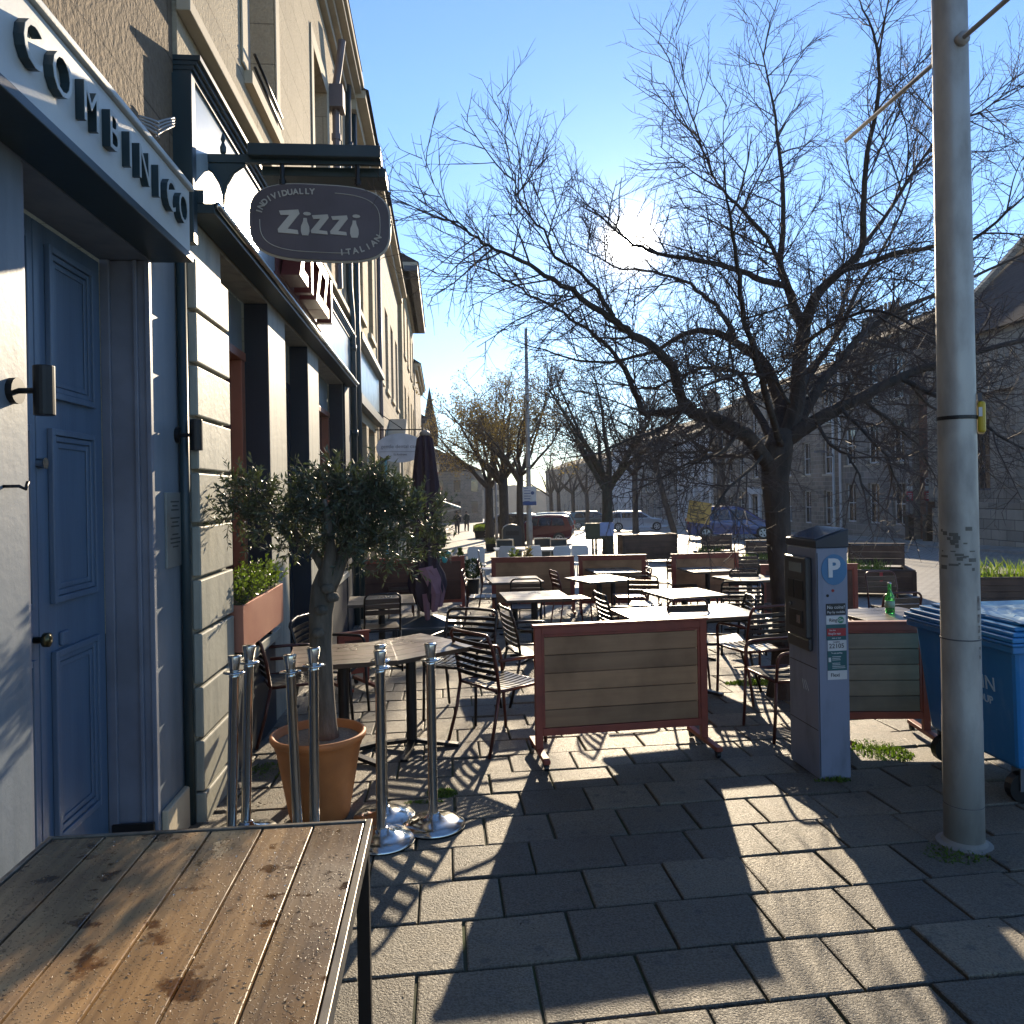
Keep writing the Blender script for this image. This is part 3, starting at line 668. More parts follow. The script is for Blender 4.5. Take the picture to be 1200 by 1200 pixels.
for i, (a, c, H, wm, lab) in enumerate(FAR):
    n = int((c - a) / 2.6); holes = [(a + .9 + k * 2.5, a + 1.9 + k * 2.5, z + gz(a), z + gz(a) + 1.8) for k in range(n) for z in (.6, 3.6)]
    X = -1.25 + .12 * i
    b = row_house('terraced_house', lab, X, a, c, H + gz(a), M[wm], holes, .2, chim=((a + .6, 4), (c - .8, 3)), roofh=3.2, eave=.25, zb=-5, group='houses down the left row')
    if i == 2: MB().box(X + .01, X + .6, 62, 62.1, 2.4, 3.4).build('shop_sign_panel', paint('red_sign', (.4, .03, .03)), b, world=True)
    if i == 1:
        sp = MB().lathe([(.55, 0), (.6, 1.2), (.4, 2.2), (.02, 4.4)], 8, (X + .2, 57.5, 5.2)); sp.build('turret', M['slate'], b, world=True)
# awning of a far shop
aw = thing('shop_awning', 'pale turquoise shop awning low over the pavement behind the two walkers', 'awning', (-.8, 66, gz(66)))
MB().prism([(0, 2.9), (2.2, 2.1), (2.2, 1.95), (0, 2.75)], lambda x, z: (x, -2, z), lambda x, z: (x, 2, z)).build('canopy', M['teal_shop'], aw)
MB().tube([(2.15, -1.95, 2.0), (0, -1.95, 1.5)], .03, 6).tube([(2.15, 1.95, 2.0), (0, 1.95, 1.5)], .03, 6).build('frame', M['white_frame'], aw)
# oval sign of the dental practice
YD = 16.4
c = P(469, 525, YD)
s = thing('oval_sign', 'white oval projecting sign reading gentle dental care', 'hanging sign', (-1.36, YD, c.z + .45))
w_, h_ = P(497, 525, YD).x - c.x, .5 * (P(469, 508, YD).z - P(469, 542, YD).z)
MB().prism([(w_ * math.cos(i * math.pi / 24), h_ * math.sin(i * math.pi / 24)) for i in range(48)], lambda x, z: (c.x + x, YD - .02, c.z + z), lambda x, z: (c.x + x, YD + .02, c.z + z)).build('board', paint('white_oval_board', (.66, .66, .68), .5), s, world=True)
lt = text_mb('gentle dental care', .112, lambda x, y, z: (c.x + x, YD - .024 + z, c.z + .03 + y), .004, -.001)
q = text_mb('St Andrews', .06, lambda x, y, z: (c.x + x, YD - .024 + z, c.z - .14 + y), .004); lt.add(q.v, q.f); lt.box(c.x - w_ * .85, c.x + w_ * .85, YD - .0235, YD - .0205, c.z - .08, c.z - .074)
lt.build('lettering', paint('grey_lettering', (.12, .12, .14)), s, world=True)
MB().tube([(-1.42, YD, c.z + h_ + .08), (c.x + w_ * .9, YD, c.z + h_ + .08)], .014, 6).tube([(c.x - .3, YD, c.z + h_ + .08), (c.x - .3, YD, c.z + h_ - .06)], .010, 6).tube([(c.x + .3, YD, c.z + h_ + .08), (c.x + .3, YD, c.z + h_ - .06)], .010, 6).tube([(-1.42, YD, c.z + h_ + .5), (c.x + .05, YD, c.z + h_ + .1)], .010, 6).build('bracket', M['black_metal'], s, world=True)

# ================================================================ the far side of the street
XF = 21.2
def yf(px, X=XF):                                          # distance along the street of a facade point
    return W(px, 600, X).y
def far_house(name, lab, pa, pb, top, wm, cols, rows, X=XF, ww=1.0, wh=1.8, bars=(1, 1), chim=(), fm=None, roofh=2.0, door=None, doorm=None, group='houses across the street', z_first=.2, rm='slate', depth=9):
    y1, y0 = yf(pa, X), yf(pb, X); g = gz((y0 + y1) / 2)
    H = W((pa + pb) / 2, top, X).z
    holes = []
    for r in range(rows):
        z = g + z_first + r * (H - g - z_first - .4) / rows
        for k in range(cols):
            y = y0 + (y1 - y0) * (k + .5) / cols
            if door is not None and k == door and r == 0: holes.append((y - .55, y + .55, g - .2, g + 2.3)); continue
            holes.append((y - ww / 2, y + ww / 2, z + .5, z + .5 + min(wh, (H - g) / rows - .9)))
    b = row_house(name, lab, X, y0 + .01, y1 - .01, H, M[wm], holes, .18, fm, True, roofh, .22, chim, bars, depth, group, -1, True, None, rm, zb=-4)
    if door is not None:
        y = y0 + (y1 - y0) * (door + .5) / cols
        MB().box(X - .12, X - .002, y - .95, y - .56, g - .2, g + 2.4).box(X - .12, X - .002, y + .56, y + .95, g - .2, g + 2.4).box(X - .2, X - .002, y - 1.1, y + 1.1, g + 2.41, g + 2.9).build('doorcase', doorm or M['white_render'], b, world=True)
    return b, y0, y1, H, g
def dpipe(b, y, z0, z1, X=XF, m=None):
    MB().tube([(X - .09, y, z0), (X - .09, y, z1)], .07, 6).build('downpipe', m or M['lead'], b, world=True)
r = far_house('stone_house', 'grey whinstone house across the street with tall white sash windows', 985, 1070, 402, 'stone_grey', 3, 3, ww=1.0, wh=2.0, chim=(), roofh=2.2)
dpipe(r[0], r[2] - .2, r[4], r[3], m=M['white_render'])
r = far_house('stone_house', 'brown stone house across the street with white pillared doorway', 862, 984, 452, 'stone_tan', 6, 3, ww=.95, wh=1.9, door=4, chim=())
dpipe(r[0], (r[1] + r[2]) / 2, r[4], r[3]); dpipe(r[0], r[1] + .4, r[4], r[3], m=M['white_render'])
roof_chimney(r[0], XF + 4.5, r[1] + 3, r[3] + 2.2, .9, 3.2, 1.4, 8, M['stone_tan'], [c for c in r[0].children if c.name.startswith('roof')][0])
r = far_house('stone_house', 'tan stone house across the street behind the blue van', 836, 861, 482, 'stone_tan', 3, 3, ww=.9, wh=1.8, bars=(0, 0))
r = far_house('white_house', 'white classical house with pilasters across the street', 798, 835, 508, 'white_render', 4, 2, ww=1.0, wh=2.2, bars=(0, 0))
pl = MB()
for k in range(5):
    y = r[1] + (r[2] - r[1]) * k / 4; pl.box(XF - .2, XF - .002, y - .3, y + .3, r[4], r[3] - .3)
pl.build('pilasters', M['white_render'], r[0], world=True)
r = far_house('stone_house', 'long grey terrace across the street behind the silver car', 742, 797, 514, 'stone_grey', 7, 3, ww=.95, wh=1.9, bars=(0, 0), chim=())
roof_chimney(r[0], XF + 4.5, r[1] + 4, r[3] + 2.2, .9, 2.4, 1.6, 5, M['stone_grey'], [c for c in r[0].children if c.name.startswith('roof')][0])
r = far_house('white_house', 'white harled house with dark windows far across the street', 718, 741, 520, 'white_render', 4, 2, ww=1.0, wh=1.8, bars=(0, 0))
r = far_house('stone_house', 'last tan terrace at the far end across the street', 640, 717, 545, 'stone_tan', 14, 2, ww=1.2, wh=1.8, bars=(0, 0))
# closing buildings at the end of the street
e = thing('end_building', 'distant brown gabled building closing the end of the street', 'building', (9, 190, gz(190)))
m = MB().box(-6, 6, 0, 14, -1, 7); m.add([(-6, 0, 7), (6, 0, 7), (0, 0, 11)], [(0, 1, 2)]); m.build('wall', M['stone_tan'], e)
MB().prism([(-6.4, 6.9), (0, 11.3), (6.4, 6.9)], lambda x, z: (x, -.3, z), lambda x, z: (x, 14, z)).build('roof', M['slate'], e)
for x in (-4, -1.5, 1.5, 4):
    for z in (1, 4): MB().box(x - .5, x + .5, -.06, -.01, z, z + 1.7).build('window', M['glass'], e)
e = thing('end_building', 'distant brown terrace closing the left end of the street', 'building', (0, 120, gz(120)))
MB().box(-8, 6, 0, 12, -1, 8).build('wall', M['stone_tan'], e)
MB().prism([(-8.3, 8), (-1, 11.5), (6.3, 8)], lambda x, z: (x, -.3, z), lambda x, z: (x, 12.3, z)).build('roof', M['slate'], e)
for k in range(5):
    for z in (1.5, 4.8): MB().box(-6.5 + k * 2.7, -5.5 + k * 2.7, -.06, -.01, z, z + 1.8).build('window', M['glass'], e)
# church hall at the right
y1, y0 = yf(1096), yf(1096) - 17
b = thing('church', 'weathered stone church with gable, lancet window and tower at the far right', 'church', (XF - .6, y1 - 5, gz(y1)))
g = gz(y1); X = XF - .6
hol = [(y1 - 4.2, y1 - 3.2, g + 2.2, g + 4.9), (y1 - 9.6, y1 - 8.5, g + 2.2, g + 5.2), (y1 - 14, y1 - 12.9, g + 2.2, g + 5.2)]
m = MB(); facade(m, X, -1, y0, y1 - 1.2, g - 1, g + 8.2, hol, .35)
m.quad((X, y1 - 1.2, g - 1), (X + 10, y1 - 1.2, g - 1), (X + 10, y1 - 1.2, g + 8.2), (X, y1 - 1.2, g + 8.2)); m.build('wall', M['stone_church'], b, world=True)
for h in hol:
    w = window(b, X, -1, h, .25, M['lead'], (2, 0), .07)
    MB().prism([(-.62, 0), (-.5, .5), (0, 1.0), (.5, .5), (.62, 0)], lambda y, z: (X - .12, (h[0] + h[1]) / 2 + y, h[3] + z), lambda y, z: (X - .003, (h[0] + h[1]) / 2 + y, h[3] + z)).build('hood_mould', M['stone_church'], w, world=True)
pl = MB().box(X - .35, X - .003, y0, y1 - 1.2, g - 1, g + 1.5).box(X - .22, X - .003, y0, y1 - 1.2, g + 1.502, g + 1.75).box(X - .2, X - .003, y0, y1 - 1.2, g + 5.9, g + 6.1)
for y in (y1 - 1.7, y1 - 6.6, y1 - 11.2): pl.box(X - .6, X - .003, y - .35, y + .35, g + 1.76, g + 7.2)
pl.build('plinth', M['stone_church'], b, world=True, bevel=.03)
MB().prism([(-.3, g + 8.2), (5, g + 13.5), (10.3, g + 8.2)], lambda x, z: (X + x, y0 - .2, z), lambda x, z: (X + x, y1 - 1.1, z)).build('roof', M['slate'], b, world=True)
for yy in (y0 - .25, y1 - 1.15):
    sk = MB(); sk.bar((X - .35, yy, g + 8.25), (X + 5, yy, g + 13.75), .32, .22).bar((X + 10.35, yy, g + 8.25), (X + 5, yy, g + 13.75), .32, .22).box(X + 4.8, X + 5.2, yy - .2, yy + .2, g + 13.6, g + 14.7).box(X + 4.5, X + 5.5, yy - .1, yy + .1, g + 14.1, g + 14.35); sk.build('skew_stones', M['stone_church'], b, world=True)
gw = MB()
for xx in (2.2, 5, 7.8):
    gw.prism([(-.6, 0), (.6, 0), (.6, 2.4), (0, 3.3), (-.6, 2.4)], lambda x, z: (X + xx + x, y1 - 1.215, g + 4.2 + z), lambda x, z: (X + xx + x, y1 - 1.203, g + 4.2 + z))
gw.build('gable_windows', M['glass'], b, world=True)
t0 = y1 - 9
MB().box(X + .2, X + 3.6, t0 - 5.2, t0 - 1.2, g, g + 12.2).box(X, X + 3.8, t0 - 5.4, t0 - 1.0, g + 12.2, g + 12.6).box(X + .3, X + .8, t0 - 5.0, t0 - 4.4, g + 12.6, g + 13.5).box(X + .3, X + .8, t0 - 2.0, t0 - 1.4, g + 12.6, g + 13.5).build('tower', M['stone_church'], b, world=True, bevel=.03)
# red sandstone link between church and house
y2 = yf(1071)
b = thing('sandstone_link', 'dark red sandstone gateway building between the church and the grey house', 'building', (XF + .3, (y1 + y2) / 2, g))
m = MB(); facade(m, XF + .3, -1, y1 - 1.2, y2, g - 1, g + 6.5, [((y1 + y2) / 2 - .9, (y1 + y2) / 2 + .3, g - .5, g + 2.6)], .4); m.build('wall', M['stone_red'], b, world=True)
MB().box(XF + .75, XF + .8, (y1 + y2) / 2 - .9, (y1 + y2) / 2 + .3, g - .5, g + 2.6).build('door', paint('dark_red_door', (.10, .03, .025)), b, world=True)
MB().prism([(-.2, 6.5), (4, 9), (8, 6.5)], lambda x, z: (XF + .3 + x, y1 - 1.2, g + z), lambda x, z: (XF + .3 + x, y2, g + z)).build('roof', M['slate'], b, world=True)

# ================================================================ trees
M['bark'] = mat('dark_bark', (.075, .06, .05), .9, col2=(.035, .03, .026), scale=14, bs=.9, bscale=30, bdist=.02, stretch=(1, 1, .3))
M['twig'] = mat('twig_bark', (.088, .066, .055), .8, scale=5)
M['bark_green'] = mat('mossy_bark', (.075, .068, .045), .9, col2=(.04, .04, .028), scale=10, bs=.9, bscale=30, bdist=.02, stretch=(1, 1, .3))
M['bud_leaf'] = leafmat('young_leaves', (.20, .135, .06), (.14, .10, .045), .7, .45)
def turn(d, ang, az):
    d = d.normalized(); x = d.orthogonal().normalized(); y = d.cross(x)
    return (d * math.cos(ang) + (x * math.cos(az) + y * math.sin(az)) * math.sin(ang)).normalized()
def wander(p, d, L, n, wob, up, rg):
    pts = [Vector(p)]; d = d.normalized()
    for i in range(n):
        d = (d + Vector((rg.gauss(0, wob), rg.gauss(0, wob), rg.gauss(0, wob) + up))).normalized()
        pts.append(pts[-1] + d * (L / n))
    return pts
def sprout(mb, pts, r0, level, cfg, rg, tips=None):
    """side branches along a polyline"""
    c = cfg[level]; k = len(pts)
    seg = [(pts[i + 1] - pts[i]).length for i in range(k - 1)]; tot = sum(seg); s = c['from'] * tot
    while s < tot:
        q = s; i = 0
        while i < k - 2 and q > seg[i]: q -= seg[i]; i += 1
        t = min(1, q / max(seg[i], 1e-6)); p = pts[i].lerp(pts[i + 1], t); d0 = (pts[i + 1] - pts[i]).normalized()
        f = s / tot
        d = turn(d0, rad(rg.uniform(*c['ang'])), rg.uniform(0, 6.283)); d = (d + Vector((0, 0, c['up']))).normalized()
        L = c['len'] * rg.uniform(.55, 1.25) * (1.1 - .55 * f)
        r = max(min(r0 * .6, c['r'] * rg.uniform(.7, 1.2)), c['rmin'])
        pp = wander(p, d, L, c['n'], c['wob'], c['curl'], rg)
        mb.tube(pp, [r * (1 - .65 * j / c['n']) for j in range(c['n'] + 1)], c['sides'], False)
        if level + 1 < len(cfg): sprout(mb, pp, r, level + 1, cfg, rg, tips)
        elif tips is not None: tips.append(pp[-1])
        s += c['gap'] * rg.uniform(.6, 1.4)
# ---- the big lime tree
rg = random.Random(11)
YT = 6.75
def TP(px, py, dy): return P(px, py, YT + dy)
tb = G(922, 815)
T = thing('street_tree', 'big bare street tree with spreading limbs behind the parking meter, sun behind it', 'tree', tb)
trunk = MB()
k_ = YT / F
def limb(pts, widths, n=7, mbx=None):
    # smooth through the control points
    ps = [TP(*p) for p in pts]; out = []; rr = []
    for i in range(len(ps) - 1):
        p0, p1, p2, p3 = ps[max(i - 1, 0)], ps[i], ps[i + 1], ps[min(i + 2, len(ps) - 1)]
        for j in range(4):
            t = j / 4
            out.append(.5 * ((2 * p1) + (p2 - p0) * t + (2 * p0 - 5 * p1 + 4 * p2 - p3) * t * t + (3 * p1 - p0 - 3 * p2 + p3) * t ** 3) + Vector((rg.gauss(0, .008),) * 3))
            rr.append((widths[i] + (widths[i + 1] - widths[i]) * t) * k_ / 2 * .7)
    out.append(ps[-1]); rr.append(widths[-1] * k_ / 2 * .7)
    (mbx or trunk).tube(out, rr, n); return out, rr
tp = [(tb.x, tb.y, tb.z - .1)]
trunk.tube([tb + Vector((0, 0, -.15)), tb + Vector((0, 0, .02)), tb + Vector((-.005, 0, .18)), TP(921, 740, 0), TP(918, 690, 0), TP(913, 640, 0), TP(911, 600, 0), TP(908, 565, 0), TP(910, 535, 0), TP(916, 505, .02)], [.20, .18, .135, .118, .112, .108, .112, .12, .14, .11], 14)
limbs = []
def L_(pts, w, n=7): limbs.append(limb(pts, [x * (.82 if len(limbs) < 3 else 1) for x in w], n))
L_([(908, 560, 0), (892, 530, -.1), (866, 505, -.25), (835, 492, -.4), (804, 478, -.5), (790, 435, -.7), (771, 412, -.8), (741, 391, -.9), (716, 372, -1.0), (668, 342, -1.3), (630, 316, -1.45), (590, 296, -1.6), (558, 280, -1.8), (535, 258, -2.0)], [30, 32, 30, 27, 22, 19, 17, 14, 12, 9, 7, 5, 4, 2], 8)
L_([(820, 484, -.45), (800, 481, -.5), (775, 484, -.45), (754, 484, -.4), (748, 468, -.35), (736, 443, -.3), (713, 408, -.2), (685, 385, -.1), (650, 362, 0), (610, 340, .1), (570, 316, .2), (535, 302, .3)], [20, 18, 16, 14, 12, 10, 8, 7, 5.5, 4.5, 3.5, 2], 7)
L_([(718, 372, -1.0), (690, 330, -1.1), (652, 300, -1.2), (636, 270, -1.3), (610, 240, -1.4), (600, 200, -1.5)], [9, 6.5, 5, 4, 3, 1.5], 5)
L_([(912, 520, .05), (914, 477, .3), (894, 425, .6), (862, 402, .8), (830, 387, .9), (800, 392, 1.0), (770, 410, 1.1), (735, 420, 1.2), (690, 425, 1.3), (640, 410, 1.4)], [28, 25, 20, 16, 13, 10, 8, 6, 5, 3], 7)
L_([(862, 402, .8), (848, 370, .9), (830, 350, 1.0), (800, 330, 1.1), (765, 318, 1.2), (720, 312, 1.3), (680, 290, 1.4)], [12, 9, 8, 6.5, 5, 4, 2], 6)
L_([(918, 520, 0), (934, 472, 0), (938, 410, -.1), (945, 375, -.15), (958, 345, -.3), (985, 318, -.5), (1010, 290, -.6), (1012, 240, -.7), (1016, 180, -.8), (1030, 110, -.9), (1026, 50, -1.0), (1008, 2, -1.0)], [30, 28, 23, 20, 16, 13, 11, 9, 7.5, 6, 4, 2], 8)
L_([(942, 385, -.1), (925, 345, -.1), (915, 310, -.05), (918, 260, 0), (915, 190, .1), (905, 120, .2), (893, 60, .2)], [18, 14, 11, 8.5, 6.5, 4, 2], 6)
L_([(920, 335, -.1), (885, 325, -.3), (850, 312, -.5), (812, 304, -.7), (770, 296, -.8), (735, 280, -.9), (700, 250, -.95)], [12, 10, 8, 7, 5, 4, 2], 6)
L_([(930, 350, -.1), (905, 290, -.4), (870, 245, -.6), (840, 215, -.7), (818, 160, -.8), (805, 110, -.9)], [9, 7, 5.5, 4, 3, 1.5], 5)
L_([(985, 318, -.5), (1020, 308, -.6), (1050, 296, -.7), (1090, 290, -.8), (1140, 280, -1.0), (1190, 240, -1.2)], [11, 9, 8, 6.5, 5, 3], 6)
L_([(1010, 290, -.6), (1040, 250, -.4), (1075, 195, -.3), (1110, 150, -.2), (1150, 130, -.1), (1200, 95, 0)], [8, 6.5, 5, 4, 3, 1.5], 5)
L_([(922, 515, 0), (955, 494, -.1), (1000, 470, -.2), (1060, 440, -.2), (1110, 425, -.3), (1160, 408, -.4), (1230, 390, -.5)], [30, 24, 20, 16, 12, 9, 6], 8)
L_([(920, 520, .1), (945, 478, .2), (965, 445, .3), (983, 425, .4), (1005, 398, .5), (1040, 370, .6), (1085, 350, .7), (1140, 325, .8), (1215, 290, .8)], [24, 20, 17, 14, 12, 10, 8, 6, 4], 7)
L_([(1050, 442, -.2), (1090, 462, -.4), (1130, 480, -.6), (1170, 510, -.8), (1215, 535, -1.0)], [10, 8, 6, 4, 3], 5)
L_([(922, 510, .1), (934, 465, .2), (955, 430, .5), (985, 385, .8), (1005, 340, 1.0), (1035, 290, 1.2), (1060, 240, 1.3), (1075, 180, 1.4)], [20, 17, 13, 10, 8, 6, 4, 2], 6)
L_([(908, 520, .1), (880, 470, .5), (868, 440, .9), (830, 430, 1.3), (800, 440, 1.6), (760, 455, 1.9), (715, 450, 2.2)], [16, 12, 10, 8, 6, 5, 3], 6)
L_([(918, 520, .1), (928, 470, .6), (950, 430, 1.1), (975, 400, 1.5), (990, 350, 1.9), (1000, 280, 2.2)], [15, 12, 10, 8, 5, 3], 6)
L_([(915, 520, -.1), (900, 470, -.6), (885, 420, -1.1), (870, 360, -1.5), (862, 290, -1.8), (850, 220, -2.0)], [13, 11, 9, 7, 5, 2], 6)
for pts_ in ([(985, 478, -.2), (1010, 505, -.5), (1035, 530, -.7), (1050, 562, -.8)], [(1010, 466, -.2), (1040, 492, -.1), (1075, 520, 0), (1092, 552, .1)], [(955, 494, -.1), (972, 520, -.5), (998, 540, -.8), (1012, 575, -1.0)],
             [(1060, 441, -.2), (1085, 470, .2), (1120, 500, .4), (1150, 545, .5)], [(1005, 398, .5), (1040, 405, .8), (1080, 420, 1.1), (1130, 450, 1.3), (1175, 470, 1.5)], [(950, 470, .2), (985, 450, .9), (1020, 445, 1.5), (1060, 460, 2.0)],
             [(866, 505, -.25), (845, 530, -.6), (812, 540, -.9), (775, 560, -1.1)], [(835, 492, -.4), (815, 512, -.1), (785, 525, .3), (750, 548, .6)], [(895, 532, -.1), (878, 552, -.5), (855, 570, -.8), (835, 600, -1.0)], [(890, 525, .1), (865, 535, .7), (835, 535, 1.3), (800, 550, 1.8)],
             [(800, 481, -.5), (780, 500, -.9), (745, 512, -1.2), (705, 530, -1.4)], [(934, 472, .1), (965, 440, .9), (1000, 425, 1.6), (1045, 400, 2.2)], [(925, 470, -.2), (900, 440, -.9), (860, 440, -1.5), (820, 455, -2.0)], [(945, 400, -.2), (985, 375, -1.0), (1030, 365, -1.6), (1080, 385, -2.0)]):
    L_(pts_, [7, 5.5, 4, 3, 2][:len(pts_)], 5)
cfg = [dict(gap=.115, ang=(30, 75), len=.92, r=.0072, rmin=.0045, n=6, wob=.085, up=.16, curl=.02, sides=4, **{'from': .15}),
       dict(gap=.088, ang=(28, 60), len=.50, r=.0046, rmin=.0030, n=4, wob=.10, up=.08, curl=.015, sides=3, **{'from': .12}),
       dict(gap=.055, ang=(25, 60), len=.19, r=.0026, rmin=.0021, n=2, wob=.12, up=.06, curl=.02, sides=3, **{'from': .2})]
crown = MB()
for pts, rr in limbs:
    sprout(crown, pts[1:], rr[len(rr) // 2] * 1.2, 0, cfg, rg)
    tp = wander(pts[-1], (pts[-1] - pts[-3]), .5, 5, .1, .03, rg); crown.tube(tp, [rr[-1] * (1 - .15 * j) for j in range(6)], 4, False); sprout(crown, tp, .006, 1, cfg, rg)
to = trunk.build('trunk', M['bark'], T, smooth=True, world=True)
crown.build('crown', M['twig'], T, world=True)

# ---- other trees
def small_tree(name, label, base, H, spread, fork, r0, seed, nl=7, leaf=0, dens=1.0, lean=(0, 0), bark='bark', group='bare trees along the street', fine=True):
    rg = random.Random(seed); T = thing(name, label, 'tree', base, 0, group)
    tr = MB(); cr = MB()
    top = Vector((lean[0], lean[1], fork))
    pts = [Vector((0, 0, -.2)), Vector((0, 0, .03)), Vector((0, 0, .3)), top * .5 + Vector((rg.gauss(0, .03), rg.gauss(0, .03), 0)), top]
    tr.tube(pts, [r0 * 1.5, r0 * 1.4, r0 * 1.1, r0, r0 * .95], 10)
    sc = H / 8
    cf = [dict(gap=.36 * sc / dens, ang=(30, 65), len=1.8 * sc, r=.022 * sc, rmin=.011, n=4, wob=.13, up=.2, curl=.05, sides=3, **{'from': .25}),
          dict(gap=.24 * sc / dens, ang=(30, 60), len=.85 * sc, r=.013, rmin=.008, n=3, wob=.16, up=.1, curl=.03, sides=3, **{'from': .2})]
    if fine: cf.append(dict(gap=.16 * sc / dens, ang=(25, 60), len=.38 * sc, r=.007, rmin=.006, n=2, wob=.2, up=.05, curl=.02, sides=3, **{'from': .25}))
    tips = []
    for i in range(nl):
        a = 6.283 * i / nl + rg.uniform(-.4, .4); el = rg.uniform(.5, 1.15) if i else 1.45
        d = Vector((math.cos(a) * math.cos(el), math.sin(a) * math.cos(el), math.sin(el)))
        L = math.hypot(spread * math.cos(el), (H - fork) * math.sin(el)) * rg.uniform(.85, 1.05)
        pp = wander(top - Vector((0, 0, rg.uniform(0, .15 * fork))), d, L, 8, .10, .03, rg)
        rl = r0 * rg.uniform(.45, .65)
        tr.tube(pp, [rl * (1 - .88 * j / 8) for j in range(9)], 6, False)
        sprout(cr, pp, rl * .5, 0, cf, rg, tips)
    tr.build('trunk', M[bark], T, smooth=True); cr.build('crown', M['twig'], T)
    if leaf:
        lf = MB()
        for p in tips:
            for _ in range(leaf):
                q = p + Vector((rg.gauss(0, .10), rg.gauss(0, .10), rg.gauss(0, .10))); s = rg.uniform(.03, .07)
                a = Vector((rg.gauss(0, 1), rg.gauss(0, 1), rg.gauss(0, 1))).normalized() * s; bb = a.orthogonal().normalized() * s * .6
                lf.add([q - a, q + bb, q + a, q - bb], [(0, 1, 2, 3)])
        lf.build('leaves', M['bud_leaf'], T)
    return T
small_tree('street_tree', 'mossy bare tree with low fork in the middle, behind the green notice board', G(713, 660), 6.6, 3.8, 2.5, .17, 3, 9, bark='bark_green', dens=1.35)
small_tree('street_tree', 'bud-brown tree beside the grey lamp column, right of the litter bin', G(611, 645), 8.2, 3.6, 3.2, .15, 5, 8, leaf=4, dens=1.1)
small_tree('street_tree', 'bud-brown tree standing left of the litter bin on the pavement edge', G(591, 638), 8.8, 4.0, 3.3, .24, 6, 8, leaf=4, dens=1.1)
small_tree('street_tree', 'furthest bud-brown tree of the pavement row, behind the square flower planter', G(574, 633), 9.4, 4.4, 3.5, .24, 8, 8, leaf=4, dens=1.1)
small_tree('street_tree', 'leaning dark-trunked tree across the road left of the blue van', G(790, 629), 9.5, 5.0, 4.2, .16, 9, 7, lean=(-1.0, 0), dens=.8)
small_tree('street_tree', 'bare tree across the road behind the blue van', G(846, 628), 10.5, 5.0, 4.4, .22, 12, 7, dens=.8)
small_tree('street_tree', 'slim bare tree across the road behind the silver car', G(745, 624), 11, 4.5, 4.2, .2, 13, 6, dens=.75)
for i, (px, py, lab) in enumerate(((646, 620, 'small pruned tree far off right of the grey lamp column'), (655, 620.5, 'second small pruned tree far off above the red car roof'), (672, 620, 'small far tree above the dark parked cars'), (688, 621, 'small far tree just left of the mossy middle tree'))):
    small_tree('street_tree', lab, G(px, py), 8.5, 3.2, 3.2, .17, 20 + i, 6, leaf=1, dens=.6, fine=False)

# low wooded rise closing the view
hm = MB(); n = 60; vs = []
for i in range(n + 1):
    x = -160 + 460 * i / n; h = 9 + 3 * math.sin(i * .37) + 1.6 * math.sin(i * 1.3)
    vs += [(x, 330, gz(330) - 2), (x, 345, gz(330) + h + 2), (x, 400, gz(330) + h - 1), (x, 420, gz(400) - 8)]
hm.add(vs, [(i * 4 + k, i * 4 + 4 + k, i * 4 + 5 + k, i * 4 + 1 + k) for i in range(n) for k in range(3)])
tag(hm.build('hills', mat('wooded_hill', (.05, .055, .04), .95, col2=(.08, .07, .05), scale=.3, bs=.5, bscale=2), smooth=True), kind='structure')
# ================================================================ cafe furniture
M['chair_black'] = mat('black_chair_metal', (.016, .013, .012), .32, .3, spec=.6)
M['chair_maroon'] = mat('maroon_chair_metal', (.085, .022, .016), .34, .2, spec=.6)
M['chair_red'] = mat('red_chair_metal', (.16, .03, .02), .36, .1, spec=.6)
M['seat_brown'] = plank_mat('brown_chair_slats', (.085, .05, .032), (.05, .03, .02), 'x', .4)
M['table_wood'] = plank_mat('dark_table_wood', (.11, .072, .048), (.06, .04, .028), 'x', .38)
M['table_grey'] = plank_mat('weathered_table_wood', (.15, .122, .095), (.09, .075, .06), 'x', .38)
M['frame_red'] = mat('red_brown_barrier_frame', (.30, .06, .03), .5, 0, col2=(.21, .042, .024), scale=6, bs=.2)
M['plank_tan'] = plank_mat('tan_barrier_boards', (.42, .235, .12), (.33, .175, .09), 'x', .6)
M['plank_brown'] = plank_mat('red_brown_boards', (.12, .045, .028), (.08, .032, .02), 'x', .6)

